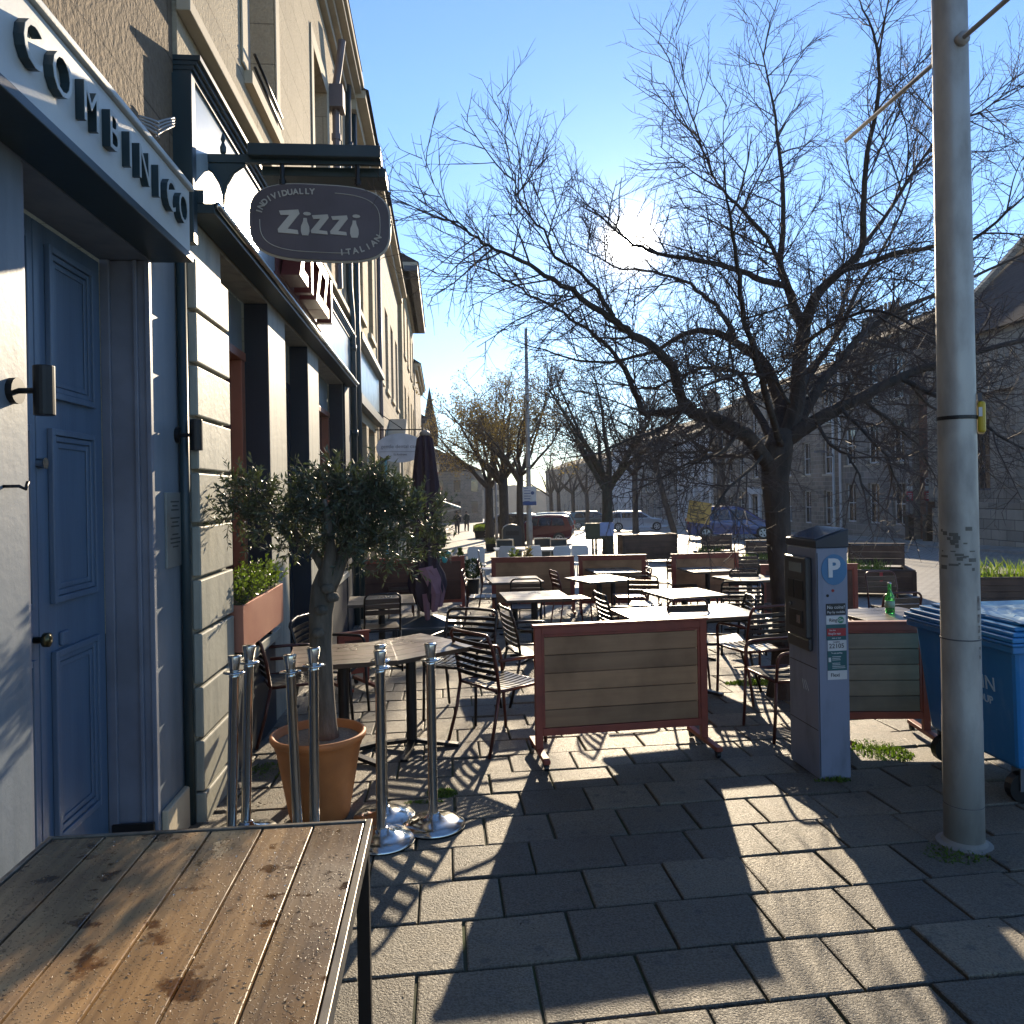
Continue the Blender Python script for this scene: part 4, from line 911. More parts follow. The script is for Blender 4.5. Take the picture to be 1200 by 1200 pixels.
def armchair(name, label, lm, sm):
    t = thing(name, label, 'chair')
    w, d, sh = .23, .21, .44
    for sx in (-1, 1):
        # front leg runs up into the armrest loop; back leg runs up into the back frame (front is +y)
        MB().tube([(sx * w, d + .02, 0), (sx * w, d + .005, .22), (sx * w, d - .005, sh)], .0125, 8).build('leg', lm, t, smooth=True)
        MB().tube([(sx * (w + .015), -d - .10, 0), (sx * w, -d - .03, .24), (sx * w, -d + .01, sh)], .0125, 8).build('leg', lm, t, smooth=True)
        a = [(sx * w, d - .005, sh), (sx * (w + .01), d - .01, .56)] + [tuple(p) for p in arc((sx * (w + .015), d - .07, .59), .055, 0, math.pi / 2, 4, (0, 1, 0), (0, 0, 1))] + [(sx * (w + .02), 0, .652), (sx * w, -d + .01, .655)]
        MB().tube(a, .0125, 8).build('armrest', lm, t, smooth=True)
    sf = MB().tube([(-w, d - .005, sh), (w, d - .005, sh)], .0115, 6).tube([(-w, -d + .01, sh), (w, -d + .01, sh)], .0115, 6).tube([(-w, -d, sh), (-w, d, sh)], .0115, 6).tube([(w, -d, sh), (w, d, sh)], .0115, 6)
    sf.build('seat_frame', lm, t, smooth=True)
    s = MB()
    for i in range(9):
        x = -w + .03 + i * (2 * w - .06) / 8
        for j in range(5):
            y0, y1 = -d + .02 + j * (2 * d - .03) / 5, -d + .02 + (j + 1) * (2 * d - .03) / 5
            f = lambda y: sh + .012 - .018 * math.sin((y + d) / (2 * d) * math.pi) 
            s.bar((x, y0, f(y0)), (x, y1, f(y1)), .032, .006)
    s.build('seat', sm, t)
    bx, bz = w, .84
    pts = [(-w, -d + .01, sh), (-w, -d - .015, .62), (-w, -d - .05, .76)] + [tuple(Vector((-w + .05, -d - .065, .79)) + Vector((-.05 * math.cos(a), -.005, .05 * math.sin(a)))) for a in (0.3, .8, 1.3)] + \
          [(0, -d - .10, bz + .004)] + [tuple(Vector((w - .05, -d - .065, .79)) + Vector((.05 * math.cos(a), -.005, .05 * math.sin(a)))) for a in (1.3, .8, .3)] + [(w, -d - .05, .76), (w, -d - .015, .62), (w, -d + .01, sh)]
    bo = MB().tube(pts, .0125, 8).build('back_frame', lm, t, smooth=True)
    s = MB()
    for i in range(6):
        z = .53 + i * .047; yy = -d - .0 - (z - sh) * .17
        for j in range(4):
            x0, x1 = -w + j * w / 2, -w + (j + 1) * w / 2
            g = lambda x: yy - .02 * (1 - (x / w) ** 2)
            s.bar((x0, g(x0), z), (x1, g(x1), z), .005, .030)
    s.build('backrest', sm, t)
    return t
def sidechair(name, label, lm, sm):
    t = thing(name, label, 'chair')
    w, d, sh = .19, .19, .45
    for sx in (-1, 1):
        MB().tube([(sx * (w + .01), d + .03, 0), (sx * w, d, sh - .02)], .011, 8).build('leg', lm, t, smooth=True)
        MB().tube([(sx * (w + .01), -d - .09, 0), (sx * w, -d - .02, sh - .02)], .011, 8).build('leg', lm, t, smooth=True)
    MB().tube([(-w, d, sh - .02), (w, d, sh - .02), (w, -d, sh - .02), (-w, -d, sh - .02), (-w, d, sh - .02)], .010, 6).build('seat_frame', lm, t, smooth=True)
    s = MB()
    for i in range(5):
        y = -d + .01 + i * .078; s.box(-w - .005, w + .005, y, y + .068, sh - .008, sh + .010)
    s.build('seat', sm, t, bevel=.003)
    pts = [(-w, -d - .02, sh - .02), (-w, -d - .05, .66)] + [tuple(Vector((-w + .06, -d - .085, .785)) + Vector((-.06 * math.cos(a), -.01 * a, .06 * math.sin(a)))) for a in (0, .5, 1.0, 1.5)] + \
          [tuple(Vector((w - .06, -d - .085, .785)) + Vector((.06 * math.cos(a), -.01 * a, .06 * math.sin(a)))) for a in (1.5, 1.0, .5, 0)] + [(w, -d - .05, .66), (w, -d - .02, sh - .02)]
    MB().tube(pts, .011, 8).build('back_frame', lm, t, smooth=True)
    s = MB()
    for i in range(3):
        z = .64 + i * .062; yy = -d - .045 - (z - .64) * .22
        s.bar((-w + .008, yy, z), (w - .008, yy, z), .012, .052)
    s.build('backrest', sm, t, bevel=.003)
    return t
GRP = 'cafe chairs on the terrace'
PR = {}
def chair(kind, px, py, az, label):
    """az: facing direction in degrees clockwise from up the street (+y)"""
    loc = G(px, py); rz = rad(-az)
    if kind not in PR:
        fn, lm, sm, nm = {'ab': (armchair, 'chair_black', 'chair_black', 'slatted_armchair'), 'am': (armchair, 'chair_maroon', 'chair_black', 'slatted_armchair'),
                          'sb': (sidechair, 'chair_black', 'seat_brown', 'side_chair'), 'sr': (sidechair, 'chair_red', 'chair_red', 'side_chair'), 'sm': (sidechair, 'chair_maroon', 'seat_brown', 'side_chair')}[kind]
        o = PR[kind] = fn(nm, label, M[lm], M[sm]); o['group'] = GRP; o.location = loc; o.rotation_euler = (0, 0, rz)
        return o
    return dup(PR[kind], loc, rz, label, GRP)
chair('am', 588, 868, 55, 'slatted black armchair with maroon legs just left of the near barrier')
chair('ab', 628, 818, 80, 'slatted black armchair half hidden behind the left edge of the near barrier')
chair('ab', 540, 838, 205, 'black slatted armchair on the far right side of the dark square table')
chair('am', 345, 862, 70, 'slatted armchair against the wall, left of the terracotta pot')
chair('ab', 392, 842, 100, 'slatted armchair right behind the olive trunk and terracotta pot')
chair('sb', 447, 782, -10, 'arched-back chair at the small table under the right side of the olive crown')
chair('sm', 566, 735, 95, 'thin-legged chair turned right at the left end of the middle table row')
chair('sm', 580, 712, 95, 'chair directly behind the thin-legged one, left of the far middle barrier')
chair('sb', 617, 752, 5, 'arched-back chair seen from behind below the sunlit narrow table')
chair('sb', 622, 722, 180, 'arched-back chair tucked in at the far side of the sunlit narrow table')
chair('sr', 672, 738, 80, 'red chair facing right at the left of the round-edged sunlit table')
chair('sr', 738, 735, -90, 'red chair facing left at the right of the sunlit middle table')
chair('sb', 757, 748, 20, 'dark arched-back chair just left of the wide brown table')
chair('ab', 735, 790, 85, 'black slatted armchair facing right just above the top edge of the near barrier')
chair('sb', 800, 716, 185, 'arched-back chair on the far side of the wide brown table')
chair('sr', 777, 712, 110, 'red tilted-looking chair in the gap between the two far barriers')
chair('sm', 797, 800, 0, 'arched brown back showing above the near barrier, at the sunlit big table')
chair('ab', 846, 803, -80, 'black armchair facing left at the right side of the sunlit big table')
chair('am', 884, 815, -15, 'maroon armchair with bright slatted seat on the mossy paving left of the tree trunk')
chair('am', 922, 858, -95, 'maroon armchair half hidden behind the left side of the parking meter')
chair('ab', 868, 762, 15, 'black slatted armchair beyond the sunlit big table, left of the tree')
chair('sb', 868, 735, 10, 'arched-back chair in front of the small bright table near the tree')
chair('sb', 884, 706, 180, 'arched-back chair at the far side of the small bright table near the tree')
chair('sb', 898, 752, -80, 'side-on chair touching the left edge of the big tree trunk')
chair('sm', 1048, 755, 180, 'arched-back chair beyond the table with the green bottle')
chair('sm', 1040, 790, 0, 'arched-back chair in front of the table with the green bottle, behind the grey barrier')
chair('sr', 700, 712, 170, 'red chair on the far side of the sunlit middle table before the barrier')
chair('sm', 470, 722, 175, 'chair against the brown barrier behind the olive tree')
# tables
def table(name, label, w, d, m):
    t = thing(name, label, 'table')
    n = 5; tp = MB()
    for i in range(n): y = -d / 2 + i * d / n; tp.box(-w / 2, w / 2, y + .0015, y + d / n - .0015, .705, .735)
    tp.build('top', m, t, bevel=.003)
    MB().tube([(0, 0, .02), (0, 0, .705)], .038, 14).box(-.18, .18, -.03, .03, .69, .704).build('column', M['black_metal'], t)
    b = MB()
    for k in range(4):
        a = rad(45 + 90 * k); b.bar((.03 * math.cos(a), .03 * math.sin(a), .05), (.34 * math.cos(a), .34 * math.sin(a), .014), .05, .025)
    b.build('foot', M['black_metal'], t)
    return t
TR = {}
TG = 'square cafe tables on the terrace'
def tbl(kind, px, py, rz, label, dz=.72):
    # px, py: the middle of the table top in the photograph
    p = G(px, py)
    d = ray(px, py); t_ = (EYE - .72) / -(d[2] + SL * d[1]); x, y = t_ * d[0], t_ * d[1]
    loc = Vector((x, y, gz(y)))
    if kind not in TR:
        w, dd, m = {'d': (.70, .70, 'table_wood'), 'g': (.72, .72, 'table_grey'), 'l': (1.2, .75, 'table_grey')}[kind]
        o = TR[kind] = table('cafe_table', label, w, dd, M[m]); o['group'] = TG; o.location = loc; o.rotation_euler = (0, 0, rad(rz)); return o
    return dup(TR[kind], loc, rad(rz), label, TG)
tbl('d', 481, 759, 38, 'dark square wooden table with black column leg behind the chrome posts')
tbl('g', 447, 704, 5, 'pale-topped table below the olive crown, left of the parasol base')
tbl('d', 402, 768, 8, 'dark table half hidden behind the olive trunk')
tbl('g', 603, 680, 3, 'thin sunlit table in front of the far middle barrier')
tbl('g', 626, 699, 3, 'sunlit narrow table with an arched-back chair tucked in front')
tbl('g', 702, 679, 20, 'sunlit middle table with red chairs both sides')
tbl('g', 718, 669, 3, 'sunlit table top right under the second far barrier')
tbl('g', 829, 668, 3, 'sunlit table against the right-hand far barrier')
tbl('d', 802, 696, 10, 'wide brown table beyond the sunlit big table')
tbl('l', 803, 719, 6, 'sunlit big table whose bright top shows above the near barrier')
tbl('g', 878, 678, 12, 'small bright table left of the tree trunk')
tbl('g', 1042, 722, 5, 'table carrying the green bottle, behind the grey barrier')
# bottle
d = ray(1043, 718); t_ = (EYE - .74) / -(d[2] + SL * d[1]); bp = Vector((t_ * d[0], t_ * d[1], gz(t_ * d[1]) + .736))
b = thing('bottle', 'green glass bottle standing on a terrace table right of the parking meter', 'bottle', bp)
m, t, bs = nt('green_glass'); bs.inputs['Base Color'].default_value = (.10, .55, .12, 1); bs.inputs['Roughness'].default_value = .06; bs.inputs['Transmission Weight'].default_value = .75; bs.inputs['IOR'].default_value = 1.45
MB().lathe([(.036, 0), (.039, .01), (.039, .13), (.034, .155), (.016, .195), (.0145, .25), (.016, .252), (.016, .26)], 20).build('body', m, b, smooth=True)
MB().lathe([(.0165, .255), (.0165, .268), (.005, .27)], 16).build('cap', M['steel'], b, smooth=True)
MB().lathe([(.0396, .05), (.0396, .11)], 20).build('paper_label', paint('bottle_paper', (.3, .45, .3)), b, smooth=True)

# barriers
def barrier(label, pa, pb, h, pm, fm, nb=5, lift=.16, name='barrier', cast=True, flip=1):
    a, c = G(*pa), G(*pb); v = c - a; L = math.hypot(v.x, v.y); mid = (a + c) / 2
    t = thing(name, label, 'barrier', mid, math.atan2(v.y, v.x), 'wooden barriers round the terrace')
    t.rotation_euler.y = -math.asin(v.z / v.length)
    w = L / 2; fw = .05; z0, z1 = lift, h
    f = MB()
    f.box(-w, -w + fw, -.02, .02, .07, z1).box(w - fw, w, -.02, .02, .07, z1).box(-w + fw, w - fw, -.02, .02, z1 - fw, z1).box(-w + fw, w - fw, -.02, .02, z0, z0 + fw)
    f.box(-w + fw, -w + fw + .018, -.014, .014, z0 + fw, z1 - fw).box(w - fw - .018, w - fw, -.014, .014, z0 + fw, z1 - fw).box(-w + fw + .018, w - fw - .018, -.014, .014, z1 - fw - .018, z1 - fw).box(-w - .012, w + .012, -.03, .03, z1 + .001, z1 + .018)
    f.build('frame', fm, t, bevel=.003)
    b = MB(); A, B = z0 + fw, z1 - fw - .018; hh = (B - A) / nb
    for i in range(nb): b.box(-w + fw + .018, w - fw - .018, -.010, .010, A + i * hh + .003, A + (i + 1) * hh - .003)
    b.box(-w + fw + .02, w - fw - .02, .004, .0095, A, B)
    b.build('boards', pm, t, bevel=.003)
    for s in (-1, 1):
        x = s * (w - .025)
        fo = MB().bar((x, -.26, .065), (x, .26, .065), .045, .03).build('foot', fm, t, bevel=.003)
        ca_ = MB()
        for y in (-.23, .23): ca_.tube([(x - .012, y, .025), (x + .012, y, .025)], .025, 12).box(x - .018, x + .018, y - .012, y + .012, .026, .05)
        ca_.build('caster', M['black_metal'], fo)
    return t
barrier('near barrier of tan boards in a red-brown frame, centre of the terrace', (628, 890), (829, 875), .90, M['plank_tan'], M['frame_red'])
barrier('grey weathered barrier between the parking meter and the blue bin', (975, 868), (1090, 868), .84, plank_mat('grey_barrier_boards', (.30, .235, .165), (.22, .17, .125), 'x', .6), M['frame_red'])
barrier('far middle barrier with tan boards below the white cafe chairs', (577, 722), (674, 720), .93, M['plank_tan'], M['frame_red'], 3)
barrier('second far barrier, in front of the mossy middle tree', (679, 719), (758, 718), .93, M['plank_tan'], M['frame_red'], 3)
barrier('right-hand far barrier below the yellow menu board', (788, 718), (866, 715), .93, M['plank_tan'], M['frame_red'], 3)
barrier('plain red-brown barrier behind the closed parasol', (398, 724), (545, 716), .93, M['plank_brown'], M['frame_red'], 2)
barrier('barrier partly behind the tree trunk, passing behind the parking meter', (893, 735), (1006, 735), .86, M['plank_brown'], M['frame_red'], 3)
barrier('low brown barrier between the wall and the dark table, left of the olive trunk', (396, 812), (432, 806), .55, M['plank_brown'], M['frame_red'], 2)

# chrome posts
def post(name, label):
    t = thing(name, label, 'stanchion')
    MB().lathe([(.17, 0), (.172, .012), (.165, .022), (.10, .042), (.045, .055), (.035, .07), (.030, .075)], 40).build('base', M['steel'], t, smooth=True)
    MB().lathe([(.030, .06), (.0255, .08), (.0255, .875), (.028, .88), (.0255, .885), (.0255, .90)], 20).build('pole', M['steel'], t, smooth=True)
    MB().lathe([(.022, .90), (.024, .915), (.034, .985), (.032, .99), (.012, .992)], 20).build('cap', M['steel'], t, smooth=True)
    MB().lathe([(.030, .895), (.055, .899), (.055, .905), (.030, .909)], 20).build('rope_ring', M['steel'], t, smooth=True)
    MB().lathe([(.173, 0), (.174, .010), (.17, .012)], 40).build('rubber_rim', M['black_metal'], t)
    return t
p0 = None
for (px, py, h, lean, lab) in ((508, 968, 1, (0, 0), 'chrome rope post standing alone at the right of the group'), (447, 986, 1, (.01, 0), 'chrome rope post nearest the corner of the wooden table'), (450, 960, .99, (0, .05), 'chrome rope post just behind the one by the table corner'),
                               (350, 990, .99, (-.03, -.01), 'chrome rope post in front of the left half of the terracotta pot'), (369, 992, 1.03, (.01, 0), 'chrome rope post in front of the olive trunk'),
                               (271, 990, .99, (.035, .0), 'leaning chrome rope post closest to the painted wall'), (288, 978, 1.02, (.035, .0), 'leaning chrome rope post second from the painted wall')):
    if p0 is None: o = p0 = post('stanchion', lab)
    else: o = copy_tree(p0); o['label'] = lab
    o['group'] = 'chrome rope posts'; o.location = G(px, py); o.rotation_euler = (lean[1], lean[0], 0); o.scale = (1, 1, h)

# foreground table
M['wet_plank'] = plank_mat('wet_weathered_planks', (.52, .335, .16), (.17, .10, .05), 'y', .34, 30, .85, True, .35)
xr = -.232; xl = -1.12; yb, yfr = .50, 2.27; zt = .785 + gz(1.4)
t = thing('outdoor_table', 'big weathered plank table with dark steel edge in the left foreground', 'table', ((xr + xl) / 2, (yb + yfr) / 2, gz(1.4)))
tp = MB(); n = 6; w = (xr - xl - .024) / n
pls = []
for i in range(n):
    x0 = xl + .012 + i * w; tp.box(x0 + .003, x0 + w - .003, yb + .015, yfr - .018, zt - .030, zt + R.uniform(-.001, .001))
tp.build('planks', M['wet_plank'], t, bevel=.002, world=True)
em = mat('steel_edge', (.30, .27, .22), .42, .6, col2=(.10, .085, .07), scale=12, rvar=.1)
MB().box(xl - .004, xl + .010, yb, yfr, zt - .04, zt + .004).box(xr - .010, xr + .008, yb, yfr, zt - .04, zt + .004).box(xl + .010, xr - .010, yfr - .014, yfr, zt - .04, zt + .004).box(xl + .010, xr - .010, yb, yb + .014, zt - .04, zt + .004).build('steel_edge', em, t, world=True, bevel=.0015)
MB().box(xl + .012, xr - .012, yb + .02, yfr - .02, zt - .036, zt - .031).build('underside', M['black_metal'], t, world=True)
for (x, y) in ((xr - .02, yfr - .02), (xl + .02, yfr - .02), (xr - .02, yb + .02), (xl + .02, yb + .02)):
    MB().box(x - .018, x + .018, y - .018, y + .018, gz(y), zt - .041).build('leg', M['black_metal'], t, world=True)
# beads of water standing on the boards
wd = MB()
for i in range(700):
    x = R.uniform(xl + .03, xr - .03); y = R.uniform(.6, yfr - .04)
    if math.sin(x * 9 + 1) + math.sin(y * 7) + R.gauss(0, .7) < .3: continue
    r = R.choice([.0012, .0016, .002, .0028]); wd.lathe([(r, 0), (r * .75, r * .4), (r * .3, r * .6), (0, r * .62)], 7, (x, y, zt + .0008), R.uniform(.6, 1.2))
mw, tw0, bw0 = nt('water_bead'); bw0.inputs['Transmission Weight'].default_value = 1; bw0.inputs['Roughness'].default_value = .02; bw0.inputs['IOR'].default_value = 1.33
tag(wd.build('water_beads', mw, t, smooth=True, world=True), kind='stuff')
# bits of bark and leaf lying on the table
lb = MB()
for i in range(420):
    u = R.random() ** .6; x = xl + .06 + (xr - xl - .09) * (1 - abs(R.gauss(0, .28)) if R.random() < .75 else R.random()); y = R.uniform(.7, yfr - .05)
    if not (xl + .03 < x < xr - .02): continue
    a = R.uniform(0, 6.28); l = R.uniform(.0015, .0065); q = l * R.uniform(.25, .8); ca_, sa_ = math.cos(a), math.sin(a); z = zt + .002
    pts = [(-l, 0), (-l * .3, q), (l, q * .3), (l * .4, -q)]
    lb.add([(x + p[0] * ca_ - p[1] * sa_, y + p[0] * sa_ + p[1] * ca_, z + (.0012 if i % 3 else .0003) * (k % 2) + .0005) for k, p in enumerate(pts)], [(0, 1, 2, 3)])
tag(lb.build('leaf_litter', mat('leaf_litter', (.16, .09, .045), .5, island=.5, scale=20)), 'scraps of bark and wet leaf scattered on the foreground table', 'leaf litter', kind='stuff')

# ---- terracotta pot with olive tree
M['terracotta'] = mat('terracotta', (.46, .165, .045), .62, col2=(.36, .125, .035), scale=6, bs=.2)
M['olive_leaf'] = leafmat('olive_leaf', (.05, .066, .032), (.07, .082, .055), .36, .16, 9, .45)
M['olive_bark'] = mat('olive_bark', (.15, .125, .095), .9, col2=(.07, .06, .045), scale=22, bs=1., bscale=40, bdist=.015, stretch=(1, 1, .25))
M['shrub_leaf'] = leafmat('shrub_leaf', (.095, .14, .03), (.06, .09, .02), .36, .4)
pc = G(375, 957)
YO = pc.y
t = thing('potted_olive', 'olive tree with knobbly trunk and wide grey-green crown in a terracotta pot', 'potted tree', pc)
MB().lathe([(.155, 0), (.165, .02), (.232, .40), (.240, .41), (.241, .435), (.255, .44), (.264, .455), (.264, .475), (.252, .482), (.240, .475), (.236, .43), (.05, .43)], 44).build('pot', M['terracotta'], t, smooth=True)
MB().lathe([(.230, .40), (.228, .437), (.12, .446), (.0, .452)], 30).build('gravel', mat('pot_gravel', (.27, .23, .165), .9, col2=(.12, .10, .075), scale=90, bs=1., bscale=120, bdist=.01), t)
def OP(px, py, dy=0): return P(px, py, YO + dy) - pc
rg = random.Random(4)
tk = MB()
def ol(pts, w, n=10):
    ps = [OP(*p) for p in pts]; tk.tube(ps, [x * YO / F / 2 for x in w], n)
ol([(381, 868, 0), (381, 850, 0), (378, 800, 0), (376, 760, 0), (376, 720, .01), (380, 690, .01), (386, 668, .02)], [34, 27, 25, 25, 27, 30, 24], 14)
ol([(378, 700, 0), (392, 672, .0), (402, 650, .05), (412, 625, .08), (420, 595, .1)], [24, 21, 16, 11, 6])
ol([(377, 698, 0), (384, 672, -.03), (388, 645, -.05), (385, 615, -.08), (380, 585, -.1)], [22, 18, 13, 9, 5])
ol([(386, 676, 0), (372, 652, .05), (352, 632, .1), (335, 610, .12), (312, 600, .15), (290, 595, .18)], [15, 12, 10, 8, 6, 3])
ol([(398, 655, .05), (425, 640, .1), (455, 625, .12), (485, 612, .15)], [12, 9, 7, 4])
for (x, y) in ((377, 715), (384, 690), (372, 742), (390, 700)):
    c = OP(x, y, -.06); tk.lathe([(.0, -.03), (.03, -.02), (.04, 0), (.028, .022), (0, .03)], 10, (c.x, c.y, c.z))
tk.build('trunk', M['olive_bark'], t, smooth=True)
lv = MB(); tw = MB()
def leaf(mb, p, d, l, w):
    s = d.cross(Vector((rg.gauss(0, 1), rg.gauss(0, 1), rg.gauss(0, 1)))).normalized() * w
    nrm = d.cross(s).normalized() * w * .35
    mb.add([p, p + d * l * .5 + s + nrm, p + d * l, p + d * l * .5 - s + nrm, p + d * l * .5], [(0, 4, 1), (1, 4, 2), (2, 4, 3), (3, 4, 0)])
LOBES = [(445, 590, .1, .15, 40), (410, 605, .12, .15, 40), (365, 580, .05, .11, 30), (385, 590, -.02, .17, 62), (425, 590, .02, .19, 75), (462, 600, .08, .19, 68), (492, 610, .14, .14, 40), (400, 630, 0, .16, 56), (440, 640, .05, .14, 42), (352, 610, .03, .13, 40), (430, 572, .1, .15, 44), (385, 563, .1, .10, 26), (345, 640, .1, .10, 22),
         (300, 590, .16, .125, 44), (275, 602, .2, .10, 30), (322, 612, .14, .11, 34), (285, 572, .2, .08, 20), (465, 655, .1, .10, 20), (500, 640, .16, .08, 14)]
for (px, py, dy, r, n) in LOBES:
    c = OP(px, py, dy)
    for i in range(int(n * 1.25)):
        d = Vector((rg.gauss(0, 1), rg.gauss(0, 1), rg.gauss(0, 1) + .25)).normalized()
        p = c + d * r * rg.uniform(.1, .75); L = rg.uniform(.09, .19); dd = (d + Vector((rg.gauss(0, .4), rg.gauss(0, .4), rg.gauss(.15, .4)))).normalized()
        pts = wander(p, dd, L, 4, .12, .02, rg); tw.tube(pts, [.0028, .0024, .002, .0016, .001], 3, False)
        for k in range(13):
            f = (k + 1) / 13 * 4; j = min(3, int(f)); q = pts[j].lerp(pts[j + 1], min(1, f - j)); ax = (pts[j + 1] - pts[j]).normalized()
            leaf(lv, q, turn(ax, rad(rg.uniform(25, 65)), rg.uniform(0, 6.28)), rg.uniform(.028, .055), rg.uniform(.0045, .0075))
tw.build('twigs', M['olive_bark'], t); lv.build('crown', M['olive_leaf'], t)
# shrub in the window box
pw = [o for o in bpy.data.objects if o.name == 'window_planter'][0]
lv = MB(); tw = MB()
for i in range(170):
    p = Vector((rg.uniform(-.08, .09), rg.uniform(-.60, .58), .37)); d = Vector((rg.gauss(.15, .35), rg.gauss(0, .4), 1)).normalized()
    pts = wander(p, d, rg.uniform(.10, .27), 4, .15, 0, rg); tw.tube(pts, [.003, .0025, .002, .0016, .001], 3, False)
    for k in range(12):
        f = (k + 1) / 12 * 4; j = min(3, int(f)); q = pts[j].lerp(pts[j + 1], min(1, f - j)); ax = (pts[j + 1] - pts[j]).normalized()
        leaf(lv, q, turn(ax, rad(rg.uniform(30, 75)), rg.uniform(0, 6.28)), rg.uniform(.022, .042), rg.uniform(.006, .010))
tw.build('stems', M['olive_bark'], pw); lv.build('shrub', M['shrub_leaf'], pw)

# ---- closed parasol
pb = G(502, 740)
t = thing('parasol', 'closed dark purple parasol tied with a turquoise ribbon beside the olive crown', 'parasol', pb)
M['parasol'] = mat('dark_purple_canvas', (.045, .026, .04), .8, col2=(.03, .018, .03), scale=4, bs=.4, bscale=200)
M['parasol_pink'] = mat('faded_mauve_canvas', (.34, .17, .20), .85, scale=4)
zt_ = P(500, 507, pb.y).z - pb.z
k = pb.y / F
MB().tube([(0, 0, .08), (0, 0, zt_ + .02)], .022, 10).build('pole', M['steel'], t)
cv = MB(); rows = [(.99, .05), (.97, .095), (.9, .12), (.75, .16), (.6, .185), (.45, .19), (.37, .165), (.335, .15), (.29, .21), (.23, .235), (.17, .20), (.12, .12)]
nn = 64; vs = []; fs = []
for (f, r) in rows:
    for j in range(nn):
        a = 6.2832 * j / nn; q = r * (1 + .20 * math.sin(8 * a + f * 1.5) + .05 * math.sin(17 * a + f * 4)); z = zt_ * f + (.05 * math.sin(4 * a) if f < .25 else 0)
        vs.append((q * math.cos(a), q * math.sin(a), z))
for i in range(len(rows) - 1):
    for j in range(nn): j2 = (j + 1) % nn; fs.append((i * nn + j, i * nn + j2, (i + 1) * nn + j2, (i + 1) * nn + j))
fs.append(tuple(range(nn))); cv.add(vs, fs)
cv.build('canopy', M['parasol'], t, smooth=True)
fl = MB()
for (pts, w) in (([(-.02, -.2, zt_ * .33), (.05, -.24, zt_ * .27), (.12, -.22, zt_ * .20), (.09, -.2, zt_ * .11)], .10), ([(.05, -.2, zt_ * .32), (.14, -.18, zt_ * .26), (.2, -.14, zt_ * .2), (.17, -.15, zt_ * .13)], .08), ([(-.02, -.19, zt_ * .2), (-.01, -.2, zt_ * .12), (0, -.15, zt_ * .06)], .05)):
    pts = [Vector(p) for p in pts]
    for i in range(len(pts) - 1):
        a, b_ = pts[i], pts[i + 1]; wa, wb = w * (1 - .2 * i), w * (1 - .2 * (i + 1)); sa_ = Vector((1, .3, .15))
        fl.add([a - sa_ * wa, a + Vector((0, -.03, 0)), a + sa_ * wa, b_ + sa_ * wb, b_ + Vector((0, -.03, 0)), b_ - sa_ * wb, ], [(0, 1, 4, 5), (1, 2, 3, 4)])
fo = fl.build('flap', M['parasol_pink'], t); so = fo.modifiers.new('thickness', 'SOLIDIFY'); so.thickness = .006
rbn = MB()
for (dx, dz, a) in ((.22, .03, .5), (.30, .06, -.4), (.25, -.03, 1.2)): rbn.lathe([(0, -.045), (.03, -.03), (.042, 0), (.03, .03), (0, .045)], 8, (dx, -.1 + a * .03, zt_ * .37 + dz), .5)
rbn.build('ribbon', paint('turquoise_ribbon', (.05, .5, .55)), t, smooth=True)
MB().lathe([(.07, zt_ * .985), (.075, zt_), (.04, zt_ + .03), (.0, zt_ + .04)], 14).build('finial', paint('cream_cap', (.4, .36, .3)), t, smooth=True)
bs_ = MB().box(-.48, .48, -.42, .42, 0, .12); bs_.add([(-.40, -.34, .121), (.40, -.34, .121), (.40, .34, .121), (-.40, .34, .121), (-.07, -.07, .24), (.07, -.07, .24), (.07, .07, .24), (-.07, .07, .24)], [(0, 1, 5, 4), (1, 2, 6, 5), (2, 3, 7, 6), (3, 0, 4, 7), (4, 5, 6, 7)])
bs_.build('base', mat('dark_plastic_base', (.03, .045, .05), .45), t, bevel=.02)
MB().tube([(-.13, -.08, .2), (-.13, -.08, .5)], .018, 8).tube([(0, 0, .2), (0, 0, .45)], .036, 10).build('socket', M['steel'], t)

# ---- parking meter
a, c = G(961, 914), G(999, 911)
M['meter'] = mat('blue_grey_powder_coat', (.20, .225, .30), .42, col2=(.135, .15, .19), scale=7, lo=.5, hi=.8, stretch=(1.5, 1.5, .4), bs=.06, bscale=80)
M['meter_dark'] = paint('dark_blue_cap', (.02, .025, .04), .4)
t = thing('parking_meter', 'blue-grey parking ticket machine with a white P and stickers', 'parking meter', (a.x, a.y, a.z), rad(1.5))
w, dp_, h = .205, .38, 1.43
MB().box(0, w, 0, dp_, 0, h).build('body', M['meter'], t, bevel=.008)
MB().prism([(-.006, h), (w + .004, h), (w + .004, h + .115), (-.006, h + .045)], lambda x, z: (x, -.008, z + .001), lambda x, z: (x, dp_ + .01, z + .001)).build('cap', M['meter_dark'], t, bevel=.004)
MB().add([(0, .02, h + .052), (w - .005, .02, h + .117), (w - .005, dp_ - .02, h + .117), (0, dp_ - .02, h + .052), (0, .02, h + .056), (w - .005, .02, h + .121), (w - .005, dp_ - .02, h + .121), (0, dp_ - .02, h + .056)], [(0, 3, 2, 1), (4, 5, 6, 7), (0, 1, 5, 4), (1, 2, 6, 5), (2, 3, 7, 6), (3, 0, 4, 7)]).build('solar_panel', mat('solar_glass', (.1, .12, .16), .1, spec=.8), t)
pp = MB().box(-.045, -.001, .05, dp_ - .04, .86, h - .06).box(-.03, -.001, .05, dp_ - .04, .78, .859)
po = pp.build('control_panel', mat('dark_control_panel', (.05, .05, .052), .4), t, bevel=.012)
MB().box(-.049, -.046, .10, .26, 1.27, 1.33).build('display', mat('lcd_grey', (.25, .27, .25), .2), po)
